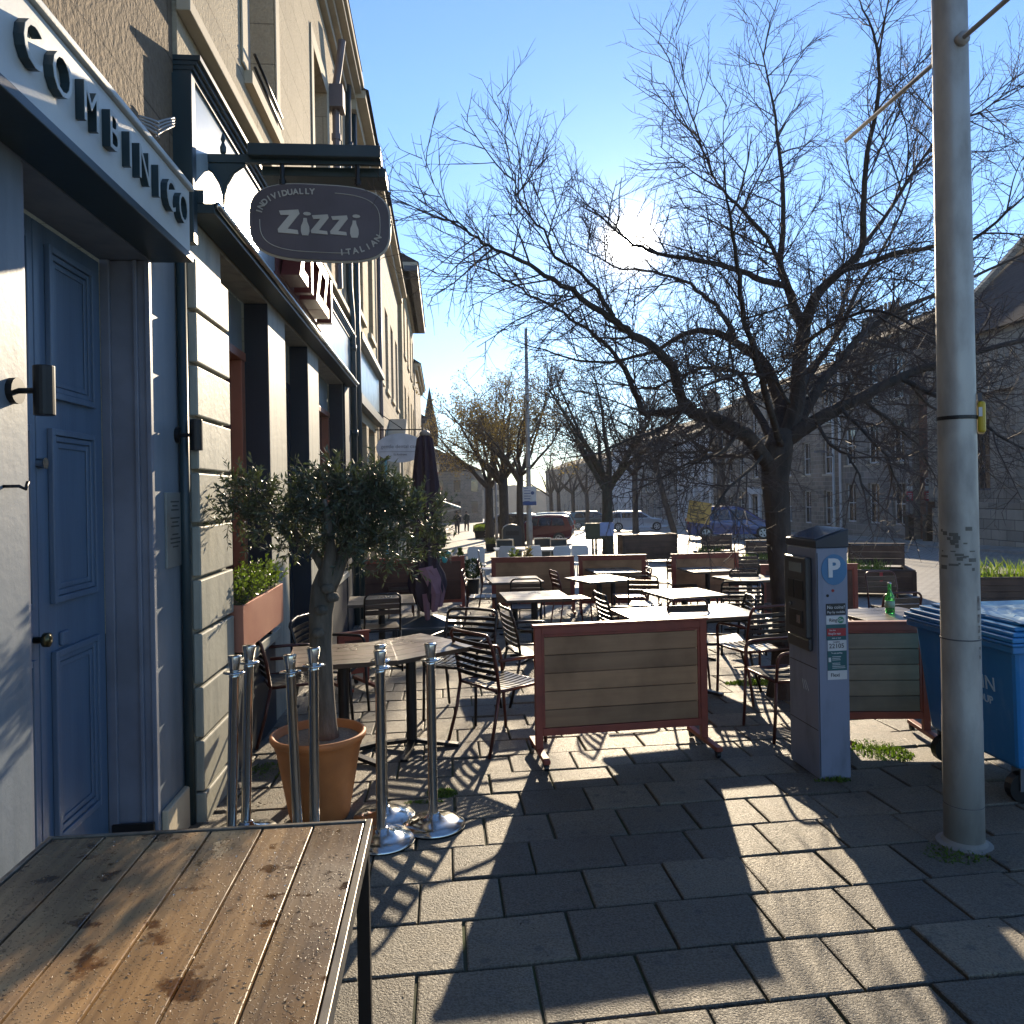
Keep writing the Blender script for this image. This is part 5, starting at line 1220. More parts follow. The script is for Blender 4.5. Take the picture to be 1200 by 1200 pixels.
MB().box(-.05, -.0455, .08, .18, 1.10, 1.22).box(-.05, -.0455, .20, .28, 1.10, 1.22).box(-.05, -.0455, .09, .27, .92, 1.03).build('slots', M['black_metal'], po, bevel=.004)
MB().box(-.055, -.0505, .11, .16, .95, 1.0).tube([(-.058, .24, 1.06), (-.0455, .24, 1.06)], .014, 10).build('buttons', M['steel'], po)
for z in (.68, .30): MB().box(-.0025, -.0005, .01, dp_ - .01, z, z + .004).build('door_seam', M['black_metal'], t)
MB().box(.004, .008, -.0025, -.0005, .02, h - .03).build('edge_seam', M['black_metal'], t)
# P roundel and stickers on the face looking at us
def disc(x, z, r, m, name, y=-.003, e=1.0):
    return MB().prism([(x + r * math.cos(i * math.pi / 20), z + r * e * math.sin(i * math.pi / 20)) for i in range(40)], lambda a_, b_: (a_, y, b_), lambda a_, b_: (a_, -.0005, b_)).build(name, m, t)
mx = w / 2 + .012
ro = disc(mx, 1.295, .083, paint('blue_roundel', (.06, .19, .36), .5), 'roundel', e=1.15)
text_mb('P', .155, lambda x, y, z: (mx - .004 + x, -.005 + z, 1.30 + y), .003, .006).build('lettering', paint('sticker_white', (.7, .7, .7), .5), ro)
tri = MB().tube([(mx - .045, -.003, 1.135), (mx - .045, -.0005, 1.135)], .009, 12); tri.build('lock', M['black_metal'], t)
MB().tube([(mx - .01, -.003, 1.165), (mx - .01, -.0005, 1.165)], .009, 12).build('mark', paint('sticker_red', (.35, .03, .03), .5), t)
SW = paint('sticker_white2', (.65, .65, .64), .5); SK = paint('sticker_black', (.02, .022, .025), .5); SG = paint('sticker_teal', (.02, .11, .12), .5); SR = paint('sticker_red2', (.42, .03, .035), .5)
def sticker(z0, z1, m, lines, x0=.058, x1=.185, name='sticker'):
    o = MB().box(x0, x1, -.0028, -.0006, z0, z1).build(name, m, t)
    for (txt, sz, zz, mm_, xx) in lines: text_mb(txt, sz, lambda x, y, z: (xx + x, -.0036 + z, zz + y), .0012, .0002).build('lettering', mm_, o)
    return o
sx = .1215
sticker(1.015, 1.085, SK, [('No coins?', .029, 1.062, SW, sx), ('Pay by mobile', .0205, 1.032, SW, sx)])
o = sticker(.957, 1.010, SW, [('Ring', .03, .983, SK, .102)]); MB().prism([(.152 + .021 * math.cos(i * .3142), .983 + .021 * math.sin(i * .3142)) for i in range(20)], lambda a_, b_: (a_, -.0034, b_), lambda a_, b_: (a_, -.0029, b_)).build('dot', paint('sticker_green', (.02, .22, .10)), o); text_mb('Go', .026, lambda x, y, z: (.152 + x, -.004 + z, .983 + y), .001, .0006).build('lettering', SW, o)
sticker(.86, .955, SG, [('scan or text', .012, .872, SW, sx)], name='backing_sticker')
o = sticker(.885, .932, SR, [('Use the', .013, .921, SW, .095), ('RingGo app', .017, .900, SW, .108)], .06, .183); o.location.y -= .0025
sticker(.793, .857, SW, [('Location', .012, .848, SK, sx), ('22105', .040, .822, SK, sx)], .066, .187)
o = sticker(.672, .792, SG, [('To pay parking', .012, .779, SW, sx)], .062, .187)
ln = MB()
for i in range(8):
    if i != 3: ln.box(.092, .092 + R.uniform(.05, .085), -.0034, -.0029, .755 - i * .010, .758 - i * .010)
ln.box(.068, .084, -.0034, -.0029, .725, .752).build('print_lines', SW, o)
sticker(.615, .670, SW, [('Flexi', .032, .643, SK, sx - .012)], .062, .187)
sc_ = MB()
for i in range(3): sc_.bar((-.0015, .12 + i * .03, .52), (-.0015, .16 + i * .02, .58), .0015, .004)
sc_.build('scratches', SW, t)

# ---- lamp column at the right
pb = G(1130, 988)
M['galv'] = mat('galvanised_steel', (.38, .365, .335), .5, .3, col2=(.25, .24, .22), scale=9, lo=.42, hi=.72, rvar=.1, bs=.1, bscale=120, stretch=(1, 1, .4))
t = thing('lamp_column', 'tall galvanised lamp column with glue marks and a yellow tag, right foreground', 'lamp post', pb)
rb = 46 * pb.y / F / 2 * .985
MB().lathe([(rb * 1.0, -.05), (rb, .62), (rb * .985, .63), (rb * .975, 1.02), (rb * .97, 1.6), (rb * .93, 2.6), (rb * .86, 4.6), (rb * .8, 6.2)], 36).build('column', M['galv'], t, smooth=True)
MB().lathe([(rb * 1.45, -.02), (rb * 1.4, .004), (rb * 1.15, .012), (rb * 1.0, .03)], 30).build('mortar_collar', M['kerb'], t)
MB().lathe([(rb * 1.008, .20), (rb * 1.008, .203)], 36).lathe([(rb * 1.006, 1.02), (rb * 1.006, 1.026)], 36).build('seam', M['lead'], t)
zb_ = P(1118, 491, pb.y).z - pb.z
MB().lathe([(rb * .985, zb_ - .006), (rb * .995, zb_ - .004), (rb * .995, zb_ + .010), (rb * .985, zb_ + .012)], 36).build('strap', M['black_metal'], t)
rt_ = Matrix.Rotation(rad(-35), 4, 'Z')
yl = MB().box(rb * .98, rb * 1.36, -.02, .12, zb_ - .075, zb_ + .08).tilt(rt_).build('yellow_tag', paint('yellow_plastic', (.55, .38, .02), .4), t, bevel=.012)
MB().box(rb * 1.03, rb * 1.2, -.024, -.0205, zb_ + .005, zb_ + .05).tilt(rt_).build('tag_paper', SW, yl)
MB().box(rb * .98, rb * 1.2, -.01, .08, zb_ + .082, zb_ + .12).tilt(rt_).build('tag_hood', M['lead'], yl)
zr = P(1112, 58, pb.y).z - pb.z
ra, rc = P(1038, 122, pb.y + .95) - pb, P(1200, -18, pb.y - .65) - pb
d_ = (rc - ra); 
q0, q1 = Vector((0, -1.6, zr)), Vector((0, 1.0, zr))
MB().tube([q0, q1], .012, 8).tube([Vector((0, -rb * 1.15, zr)), Vector((0, -rb * .8, zr))], .032, 12).tube([Vector((0, rb * 1.15, zr)), Vector((0, rb * .8, zr))], .032, 12).build('banner_arm', M['galv'], t, smooth=True)
gl = MB()
def patch(a0, a1, z0, z1):
    n = 5
    vs = []
    for z in (z0, z1):
        for i in range(n + 1):
            a = a0 + (a1 - a0) * i / n; r_ = rb * (.9735 if z < 1.6 else .966) + .0012
            vs.append((r_ * math.cos(a), r_ * math.sin(a), z))
    gl.add(vs, [(i, i + 1, n + 2 + i, n + 1 + i) for i in range(n)])
for i in range(26):
    a = rad(R.uniform(-185, -85)); z = R.uniform(1.36, 1.56); patch(a, a + R.uniform(.1, .5), z, z + R.uniform(.004, .02))
gl.build('glue_marks', mat('glue_residue', (.15, .14, .12), .8), t)
gl = MB()
for (z0, z1) in ((1.17, 1.24), (1.11, 1.15), (1.06, 1.095), (1.03, 1.045)): patch(rad(-70), rad(-58), z0, z1)
for (z0, z1) in ((.93, .99),): patch(rad(-66), rad(-55), z0, z1)
gl.build('torn_sticker', mat('torn_sticker', (.08, .045, .03), .7, scale=40, col2=(.3, .28, .25)), t)

# ---- blue bin
M['bin'] = mat('blue_bin_plastic', (.014, .15, .37), .42, col2=(.06, .20, .40), scale=9, lo=.56, hi=.75, stretch=(1, 1, .35), bs=.1, bscale=60)
M['bin_lid'] = mat('blue_lid_plastic', (.02, .17, .40), .35, col2=(.03, .2, .42), scale=3)
xb0, yb0, yb1 = 3.10, 3.95, 4.85; gb = gz(4.2)
zl = P(1150, 735, 4.2).z - gb
t = thing('wheeled_bin', 'big blue four-wheeled bin with a stepped lid at the right edge', 'bin', (xb0 + .55, (yb0 + yb1) / 2, gb))
def B_(x, y, z): return (x - xb0 - .55, y - (yb0 + yb1) / 2, z)
bw = 1.15
bv = [B_(xb0 + .06, yb0 + .06, .2), B_(xb0 + bw - .06, yb0 + .06, .2), B_(xb0 + bw - .06, yb1 - .06, .2), B_(xb0 + .06, yb1 - .06, .2), B_(xb0, yb0, zl - .08), B_(xb0 + bw, yb0, zl - .08), B_(xb0 + bw, yb1, zl - .08), B_(xb0, yb1, zl - .08)]
MB().add(bv, [(0, 3, 2, 1), (4, 5, 6, 7), (0, 1, 5, 4), (1, 2, 6, 5), (2, 3, 7, 6), (3, 0, 4, 7)]).build('body', M['bin'], t, bevel=.025)
rm_ = MB()
for (e, z0, z1) in ((.035, zl - .10, zl - .06), (.05, zl - .058, zl - .04)): rm_.box(*[v for v in (B_(xb0 - e, 0, 0)[0], B_(xb0 + bw + e, 0, 0)[0], B_(0, yb0 - e, 0)[1], B_(0, yb1 + e, 0)[1])], z0, z1)
rm_.build('rim', M['bin'], t, bevel=.008)
ld = MB()
for k, (e, z0, z1) in enumerate(((.045, zl - .037, zl - .012), (.02, zl - .010, zl + .012), (-.02, zl + .014, zl + .036), (-.07, zl + .038, zl + .056))): ld.box(B_(xb0 - e, 0, 0)[0], B_(xb0 + bw + e, 0, 0)[0], B_(0, yb0 - e, 0)[1], B_(0, yb1 + e, 0)[1], z0, z1)
ld.build('lid', M['bin_lid'], t, bevel=.006)
for (x, y) in ((.12, .12), (bw - .12, .12), (.12, yb1 - yb0 - .12), (bw - .12, yb1 - yb0 - .12)):
    c = B_(xb0 + x, yb0 + y, .085); wm = MB().tube([(c[0], c[1] - .025, c[2]), (c[0], c[1] + .025, c[2])], .085, 18).build('wheel', M['black_metal'], t)
    MB().box(c[0] - .03, c[0] + .03, c[1] - .035, c[1] - .027, .07, .20).box(c[0] - .03, c[0] + .03, c[1] + .027, c[1] + .035, .07, .20).build('fork', M['lead'], wm)
def bf(y_c, z_c):
    def fn(x, y, z):
        zz = z_c + y; f = (zz - .2) / (zl - .28); xx = xb0 + .06 * (1 - f)
        return B_(xx - .002 - z * 1., y_c - x, zz)
    return fn
# the face looks towards -x, so text runs towards -y
c1 = W(1153, 800, xb0 + .01); c2 = W(1153, 816, xb0 + .01)
tw_ = text_mb('BINN', .115, bf(c1.y + .055, c1.z - gb), .003); q = text_mb('GROUP', .062, bf(c2.y + .055, c2.z - gb - .015), .003, .001); tw_.add(q.v, q.f)
tw_.build('lettering', paint('pale_blue_print', (.45, .58, .68), .5), t)
# folded plastic sheet on the lid; reflected sky is put into its pale blue
sh = thing('plastic_sheet', 'crumpled sheet on the bin lid, coloured pale blue like reflected sky', 'sheet', (xb0 + .45, 4.25, gb + zl + .058))
sm_ = MB(); n = 14; vs = []; rg = random.Random(2)
hs = [[rg.uniform(.002, .012) + .012 * max(0, math.sin(i * .9 + j * .5)) for j in range(n)] for i in range(n)]
for i in range(n):
    for j in range(n): vs.append((-.38 + .76 * i / (n - 1) + rg.gauss(0, .01), -.33 + .66 * j / (n - 1) + rg.gauss(0, .01), hs[i][j] if 0 < i < n - 1 and 0 < j < n - 1 else .002))
so = sm_.add(vs, [(i * n + j, (i + 1) * n + j, (i + 1) * n + j + 1, i * n + j + 1) for i in range(n - 1) for j in range(n - 1)]).build('sheet', mat('sky_reflection_plastic', (.30, .47, .62), .3), sh)
md = so.modifiers.new('thickness', 'SOLIDIFY'); md.thickness = .003
# ================================================================ street furniture farther off
M['planter_wood'] = plank_mat('dark_planter_wood', (.10, .048, .03), (.065, .035, .024), 'x', .6)
M['grass_leaf'] = leafmat('planter_grass', (.11, .18, .03), (.17, .20, .05), .5, .5, 5)
def blades(mb, x0, x1, y0, y1, z, n, h, w=.008, lean=.35):
    for i in range(n):
        x, y = R.uniform(x0, x1), R.uniform(y0, y1); hh = h * R.uniform(.5, 1.2); a = R.uniform(0, 6.28)
        dx, dy = math.cos(a) * w, math.sin(a) * w; lx, ly = R.gauss(0, hh * lean), R.gauss(0, hh * lean)
        mb.add([(x - dx, y - dy, z), (x + dx, y + dy, z), (x + lx * .5 + dx * .6, y + ly * .5 + dy * .6, z + hh * .65), (x + lx, y + ly, z + hh), (x + lx * .5 - dx * .6, y + ly * .5 - dy * .6, z + hh * .65)], [(0, 1, 2, 3, 4)])
def parklet(label, px, py, w, d, h, hb, rz=0, plants=True, strip_=True, ph=.22):
    t = thing('wooden_planter', label, 'planter', G(px, py), rad(rz), 'wooden planters along the parking bays')
    b = MB(); n = 4
    for i in range(n):
        z0, z1 = .06 + (h - .06) * i / n, .06 + (h - .06) * (i + 1) / n - .003
        b.box(-w / 2, w / 2, -d / 2, -d / 2 + .03, z0, z1).box(-w / 2, w / 2, d / 2 - .03, d / 2, z0, z1).box(-w / 2, -w / 2 + .03, -d / 2 + .031, d / 2 - .031, z0, z1).box(w / 2 - .03, w / 2, -d / 2 + .031, d / 2 - .031, z0, z1)
    b.box(-w / 2 - .02, w / 2 + .02, -d / 2 - .02, -d / 2 + .06, h, h + .03).box(-w / 2 - .02, -w / 2 + .06, -d / 2 + .061, d / 2, h, h + .03).box(w / 2 - .06, w / 2 + .02, -d / 2 + .061, d / 2, h, h + .03)
    for sx in (-1, 1): b.box(sx * w / 2 - .035, sx * w / 2 + .035, -d / 2 - .012, -d / 2 - .001, .02, h)
    b.build('box', M['planter_wood'], t, bevel=.004)
    MB().box(-w / 2 + .035, w / 2 - .035, -d / 2 + .035, d / 2 - .035, h - .08, h - .05).build('soil', M['mortar'], t)
    if hb:
        k = MB(); n = 3
        for i in range(n): z0, z1 = h + .035 + (hb - h - .035) * i / n, h + .035 + (hb - h - .035) * (i + 1) / n - .003; k.box(-w * .28, w / 2, d / 2 - .06, d / 2 - .03, z0, z1)
        k.box(w / 2 - .05, w / 2 + .01, d / 2 - .028, d / 2 + .02, .02, hb + .01).box(-w * .28, -w * .28 + .05, d / 2 - .028, d / 2 + .02, .02, hb + .01).box(-w * .28 - .02, w / 2 + .02, d / 2 - .075, d / 2 + .03, hb + .011, hb + .035)
        k.build('back_panel', M['planter_wood'], t, bevel=.004)
    if plants:
        g = MB(); blades(g, -w / 2 + .1, w / 2 - .1 if not hb else w * .2, -d / 2 + .08, d / 2 - .1, h - .05, 260, ph, .008); g.build('plants', M['grass_leaf'], t)
    if strip_:
        MB().box(w * .05, w * .05 + .05, -d / 2 - .014, -d / 2 - .0015, h * .45, h).build('reflector', paint('red_reflector', (.5, .03, .03), .4), t)
    return t
parklet('long red-brown planter with high back seen end-on, left of the yellow menu board', 758, 657, 1.75, .7, .84, 0, 4, False, False)
parklet('planter with back panel directly right of the yellow menu board', 838, 664, 1.1, .7, .42, .86, -8, True, False)
parklet('planter with a grass tuft just left of the big tree trunk', 893, 678, 1.0, .7, .44, .84, -8)
parklet('planter with back panel and red reflector, between the meter and the lamp column', 1022, 695, 1.28, .95, .46, .88, -22)
parklet('planter full of tall sunlit grass right of the lamp column', 1182, 708, 1.6, .8, .46, 0, -8, True, False, .34)
# yellow menu board on an easel
t = thing('menu_board', 'yellow menu board tilted on an easel beside the brown planters', 'board', G(820, 657), rad(-6))
hb = P(820, 613, t.location.y).z - t.location.z
bd = MB().box(-.36, .36, -.015, .015, hb - .0, hb + .68); mt = Matrix.Translation((0, 0, hb + .3)) @ Matrix.Rotation(rad(10), 4, 'Y') @ Matrix.Translation((0, 0, -hb - .3)); bd.tilt(mt)
bo = bd.build('board', paint('yellow_board', (.50, .30, .06), .5), t)
ln = MB()
for i in range(5):
    ln.box(-.26 + .05 * (i % 2), .0 + R.uniform(0, .25), -.019, -.0155, hb + .50 - i * .1, hb + .53 - i * .1)
ln.tilt(mt).build('print_lines', paint('board_print', (.12, .08, .03)), bo)
MB().tube([(-.42, .1, 0), (-.2, 0, hb + .3)], .015, 6).tube([(.3, .1, 0), (-.02, 0, hb + .1)], .015, 6).tube([(.0, .6, 0), (0, .02, hb + .3)], .015, 6).tube([(.25, .02, hb - .05), (.4, .02, hb + .05)], .015, 6).build('easel', M['black_metal'], t)

# tall pole with notice
pb = G(621, 650)
t = thing('lamp_column', 'tall grey lamp column with a white and blue parking notice, mid street', 'lamp post', pb)
zt_ = P(619, 385, pb.y).z - pb.z
MB().lathe([(.12, -.05), (.12, 1.2), (.10, 1.25), (.085, zt_ * .5), (.06, zt_)], 16).build('column', M['galv'], t, smooth=True)
za, zc = P(621, 592, pb.y).z - pb.z, P(621, 570, pb.y).z - pb.z
k = pb.y / F
pw_ = 16 * k / 2
no = MB().box(-pw_, pw_, -.22, -.19, za, zc).build('notice', paint('notice_white', (.62, .64, .66), .5), t)
MB().box(-pw_, pw_, -.223, -.2205, za, za + (zc - za) * .2).build('blue_band', paint('notice_blue', (.03, .09, .3), .5), no)
ln = MB()
for i in range(6): ln.box(-pw_ * .8, pw_ * R.uniform(-.2, .5), -.2225, -.2205, zc - .08 - i * .10, zc - .055 - i * .10)
ln.prism([(pw_ * .45 + .07 * math.cos(i * .628), zc - .25 + .07 * math.sin(i * .628)) for i in range(10)], lambda x, z: (x, -.223, z), lambda x, z: (x, -.2205, z)).build('print_lines', paint('notice_print', (.06, .1, .25)), no)
# other slim columns
for (px, py, top, lab) in ((978, 632, 535, 'slim pale lamp column in front of the grey stone house'), (569, 628, 520, 'slim grey column left of the bud-brown trees'), (582, 634, 520, 'slim grey column beside the litter bin trees')):
    pb = G(px, py); t = thing('lamp_column', lab, 'lamp post', pb); zt_ = P(px, top, pb.y).z - pb.z
    MB().lathe([(.09, -.05), (.09, 1.0), (.065, 1.05), (.05, zt_)], 12).build('column', M['galv'], t, smooth=True)
    MB().tube([(0, 0, zt_), (-.1, 0, zt_ + .2), (-.5, 0, zt_ + .25)], .035, 6).box(-.9, -.45, -.1, .1, zt_ + .2, zt_ + .3).build('lantern', M['lead'], t)
# litter bin
t = thing('litter_bin', 'dark round-topped litter bin in front of the red car', 'litter bin', G(600, 652))
k = t.location.y / F
w = 22 * k / 2; h = P(600, 614, t.location.y).z - t.location.z
pr = [(-w, 0), (w, 0), (w, h * .82)] + [(w * math.cos(a), h * .82 + h * .18 * math.sin(a)) for a in (.5, 1.0, 1.57, 2.1, 2.6)] + [(-w, h * .82)]
MB().prism(pr, lambda x, z: (x, -w * .8, z), lambda x, z: (x, w * .8, z)).build('body', paint('dark_bin_paint', (.02, .025, .03), .4), t, bevel=.01)
MB().box(-w * .7, w * .7, -w * .8 - .01, -w * .8 - .001, h * .66, h * .8).build('slot', M['black_metal'], t)
MB().box(-w * .95, w * .95, -w * .8 - .008, -w * .8 - .001, h * .12, h * .16).box(-w * .2, w * .2, -w * .8 - .008, -w * .8 - .001, h * .3, h * .5).build('trim', paint('bin_gold', (.3, .24, .08)), t)
# green notice board by the mossy tree
t = thing('notice_board', 'low green board on posts with a pale blue paper, beside the mossy middle tree', 'notice board', G(699, 662))
k = t.location.y / F; hb = P(699, 632, t.location.y).z - t.location.z; h2 = P(699, 613, t.location.y).z - t.location.z
MB().box(-.32, .3, -.03, .03, hb, h2).build('board', paint('olive_green_board', (.06, .06, .025), .6), t)
MB().box(-.12, -.06, .031, .09, 0, h2).box(-.02, .04, .031, .09, 0, h2).build('post', paint('green_post', (.03, .04, .03)), t)
MB().box(.12, .55, -.05, -.032, hb + .1, h2 + .02).build('paper', paint('blue_paper', (.28, .36, .6), .6), t)

# road signs on posts in front of the link building
def road_sign(px, py, lab, z_red):
    pb = G(px, py); t = thing('road_sign', lab, 'road sign', pb, 0); Y = pb.y; k = Y / F
    f = lambda v: P(px, v, Y).z - pb.z
    MB().tube([(0, 0, 0), (0, 0, f(560))], .04, 8).build('post', M['lead'], t)
    r_ = MB().box(-4 * k, 4 * k, -.07, -.05, f(587), f(576)).build('red_plate', paint('sign_red', (.42, .02, .05), .5), t)
    ln = MB()
    for v in (578.5, 581, 583.5): ln.box(-2.8 * k, 2.8 * k, -.074, -.0705, f(v + .7), f(v - .5))
    ln.build('print_lines', SW, r_)
    MB().box(-3.5 * k, 3.5 * k, -.07, -.05, f(574.5), f(569.5)).build('white_plate', SW, t)
    c = f(563.5); MB().prism([(3.3 * k * math.cos(i * .3142), c + 3.9 * k * math.sin(i * .3142)) for i in range(20)], lambda x, z: (x, -.07, z), lambda x, z: (x, -.05, z)).build('round_plate', SW, t)
    MB().prism([(2.3 * k * math.cos(i * .3142), c + 2.9 * k * math.sin(i * .3142)) for i in range(20)], lambda x, z: (x, -.074, z), lambda x, z: (x, -.0705, z)).build('round_face', M['lead'], t)
    b_ = MB().box(-.13, .13, -.13, .13, 0, 1.1).box(-.15, .15, -.15, .15, 1.1, 1.18).build('bollard_base', M['black_metal'], t)
road_sign(1066, 634, 'road sign post with red plate, left of two in front of the dark red gateway', 0)
road_sign(1087, 635, 'road sign post with red plate right beside the galvanised lamp column edge', 0)

# white cafe furniture beyond the barriers
M['white_chair'] = mat('white_plastic', (.55, .55, .53), .4, col2=(.48, .48, .46))
def white_chair(name, label):
    t = thing(name, label, 'chair')
    MB().box(-.22, .22, -.2, .22, .43, .455).build('seat', M['white_chair'], t, bevel=.01)
    b = MB(); pts = [(-.2, .0), (.2, 0), (.21, .3), (.17, .38), (-.17, .38), (-.21, .3)]
    b.prism(pts, lambda x, z: (x, -.21 - z * .15, .47 + z), lambda x, z: (x, -.185 - z * .15, .47 + z)).build('backrest', M['white_chair'], t, bevel=.008)
    for sx in (-1, 1):
        for y in (-.2, .2): MB().tube([(sx * .22, y * 1.15, 0), (sx * .18, y * .9, .43)], .013, 6).build('leg', M['white_chair'], t)
    return t
wc = None
for (px, py, az, lab) in ((531, 688, 60, 'white chair just right of the turquoise parasol ribbon'), (559, 684, 180, 'white chair above the dark green shrub ball'), (592, 683, 200, 'white chair left of the yellow-green bush behind the far middle barrier'), (634, 682, 150, 'white chair directly right of the grey lamp column foot'),
                          (661, 684, 180, 'white chair above the spiky yellow plant'), (682, 683, 180, 'white chair nearest the mossy middle tree'), (575, 690, 90, 'white chair side-on between the shrub ball and the far middle barrier')):
    if wc is None: o = wc = white_chair('white_chair', lab)
    else: o = copy_tree(wc); o['label'] = lab
    o['group'] = 'white cafe chairs beyond the terrace'; o.location = G(px, py); o.rotation_euler = (0, 0, rad(-az))
wt = None
for (px, py, lab) in ((607, 676, 'white cafe table left of the grey lamp column'), (650, 677, 'white cafe table right of the grey lamp column')):
    if wt is None:
        wt = o = thing('white_table', lab, 'table'); MB().box(-.6, .6, -.4, .4, .70, .74).build('top', M['white_chair'], o, bevel=.008)
        for sx in (-1, 1):
            for sy in (-1, 1): MB().tube([(sx * .52, sy * .32, 0), (sx * .52, sy * .32, .7)], .02, 6).build('leg', M['white_chair'], o)
    else: o = copy_tree(wt); o['label'] = lab
    o['group'] = 'white cafe tables beyond the terrace'; o.location = G(px, py)
# dark bench / menu stands between the white chairs and the red car
for (px, py, lab) in ((592, 664, 'low dark cafe screen below the litter bin'), (636, 662, 'low dark cafe screen left of the red car shadow'), (655, 664, 'low dark cafe screen under the red car')):
    t = thing('cafe_screen', lab, 'screen', G(px, py), 0, 'low dark cafe screens'); k = t.location.y / F; w = 9 * k
    MB().box(-w, w, -.015, .015, .15, .8).build('panel', paint('dark_green_canvas', (.02, .03, .03), .6), t)
    MB().box(-w - .03, w + .03, -.02, .02, .801, .84).box(-w - .03, -w, -.02, .02, 0, .80).box(w, w + .03, -.02, .02, 0, .80).box(-w - .03, -w, -.2, .2, .0, .03).box(w, w + .03, -.2, .2, 0, .03).build('frame', M['steel'], t)
# potted plants
def pot_plant(label, px, py, top, kind, wpx):
    b = G(px, py); t = thing('potted_plant', label, 'plant', b, 0); k = b.y / F; H_ = P(px, top, b.y).z - b.z; w = wpx * k / 2
    ph = H_ * .5
    MB().lathe([(w * .6, 0), (w * .75, ph * .95), (w * .8, ph), (w * .7, ph), (.0, ph * .95)], 16).build('pot', M['black_metal'], t, smooth=False)
    lf = MB()
    if kind == 'cone' or kind == 'ball' or kind == 'bush':
        for i in range(500):
            z = R.random(); a = R.uniform(0, 6.28)
            if kind == 'cone': r = w * .9 * (1 - z) ** .8 * math.sqrt(R.random()); zz = ph + (H_ - ph) * z
            elif kind == 'ball': zz = ph + (H_ - ph) * z; r = w * math.sqrt(max(0, 1 - (2 * z - 1) ** 2)) * R.uniform(.6, 1)
            else: zz = ph + (H_ - ph) * z * R.uniform(.4, 1.1); r = w * R.random() * (1.1 - .5 * z)
            p = Vector((r * math.cos(a), r * math.sin(a), zz)); d = Vector((math.cos(a), math.sin(a), R.uniform(.2, 1.6))).normalized() * R.uniform(.04, .09); s = d.cross(Vector((R.gauss(0, 1), R.gauss(0, 1), R.gauss(0, 1)))).normalized() * .02
            lf.add([p - s, p + d * .5 - s * .5, p + d, p + d * .5 + s * .5, p + s], [(0, 1, 2, 3, 4)])
    else:
        for i in range(46):
            a = R.uniform(0, 6.28); e = R.uniform(.2, 1.3); L = (H_ - ph) * R.uniform(.8, 1.25); d = Vector((math.cos(a) * math.cos(e), math.sin(a) * math.cos(e), math.sin(e))); p = Vector((0, 0, ph)); s = d.cross(Vector((0, 0, 1))).normalized() * .018
            lf.add([p - s, p + d * L * .6 - s * .8, p + d * L + Vector((0, 0, -.05)), p + d * L * .6 + s * .8, p + s], [(0, 1, 2, 3, 4)])
    return lf, t
for (lab, px, py, top, kind, wpx, col) in (('small bright green conifer behind the closed parasol barrier', 540, 684, 643, 'cone', 11, (.10, .16, .02)), ('dark green clipped shrub ball right of the small conifer', 554, 700, 656, 'ball', 22, (.02, .04, .02)),
        ('yellow-green bush above the left end of the far middle barrier', 603, 694, 645, 'bush', 15, (.13, .17, .02)), ('orange-tinged bush at the grey lamp column foot', 619, 690, 643, 'bush', 13, (.16, .12, .03)), ('spiky yellow plant above the right end of the far middle barrier', 655, 694, 649, 'spike', 16, (.45, .33, .06))):
    lf, t = pot_plant(lab, px, py, top, kind, wpx); lf.build('foliage', leafmat('foliage_' + kind, col, tuple(c * .7 for c in col), .5, .4), t)
for (px, py, lab, k_) in ((575, 646, 'black square planter with yellow flowers left of the litter bin', 1), (562, 631, 'small dark planter far along the pavement edge', 0), (517, 641, 'leafy planter against the house wall far along the row', 0)):
    t = thing('square_planter', lab, 'planter', G(px, py)); k = t.location.y / F; w = 6 * k
    MB().add([(-w * .8, -w * .8, 0), (w * .8, -w * .8, 0), (w * .8, w * .8, 0), (-w * .8, w * .8, 0), (-w, -w, w * 1.5), (w, -w, w * 1.5), (w, w, w * 1.5), (-w, w, w * 1.5)], [(0, 3, 2, 1), (4, 5, 6, 7), (0, 1, 5, 4), (1, 2, 6, 5), (2, 3, 7, 6), (3, 0, 4, 7)]).build('box', M['black_metal'], t)
    g = MB(); blades(g, -w * .9, w * .9, -w * .9, w * .9, w * 1.5, 220, w * 1.2, .02, .3); g.build('flowers', mat('yellow_flowers', (.30, .26, .05), .6, col2=(.1, .14, .04), scale=6, island=.5) if k_ else M['grass_leaf'], t)

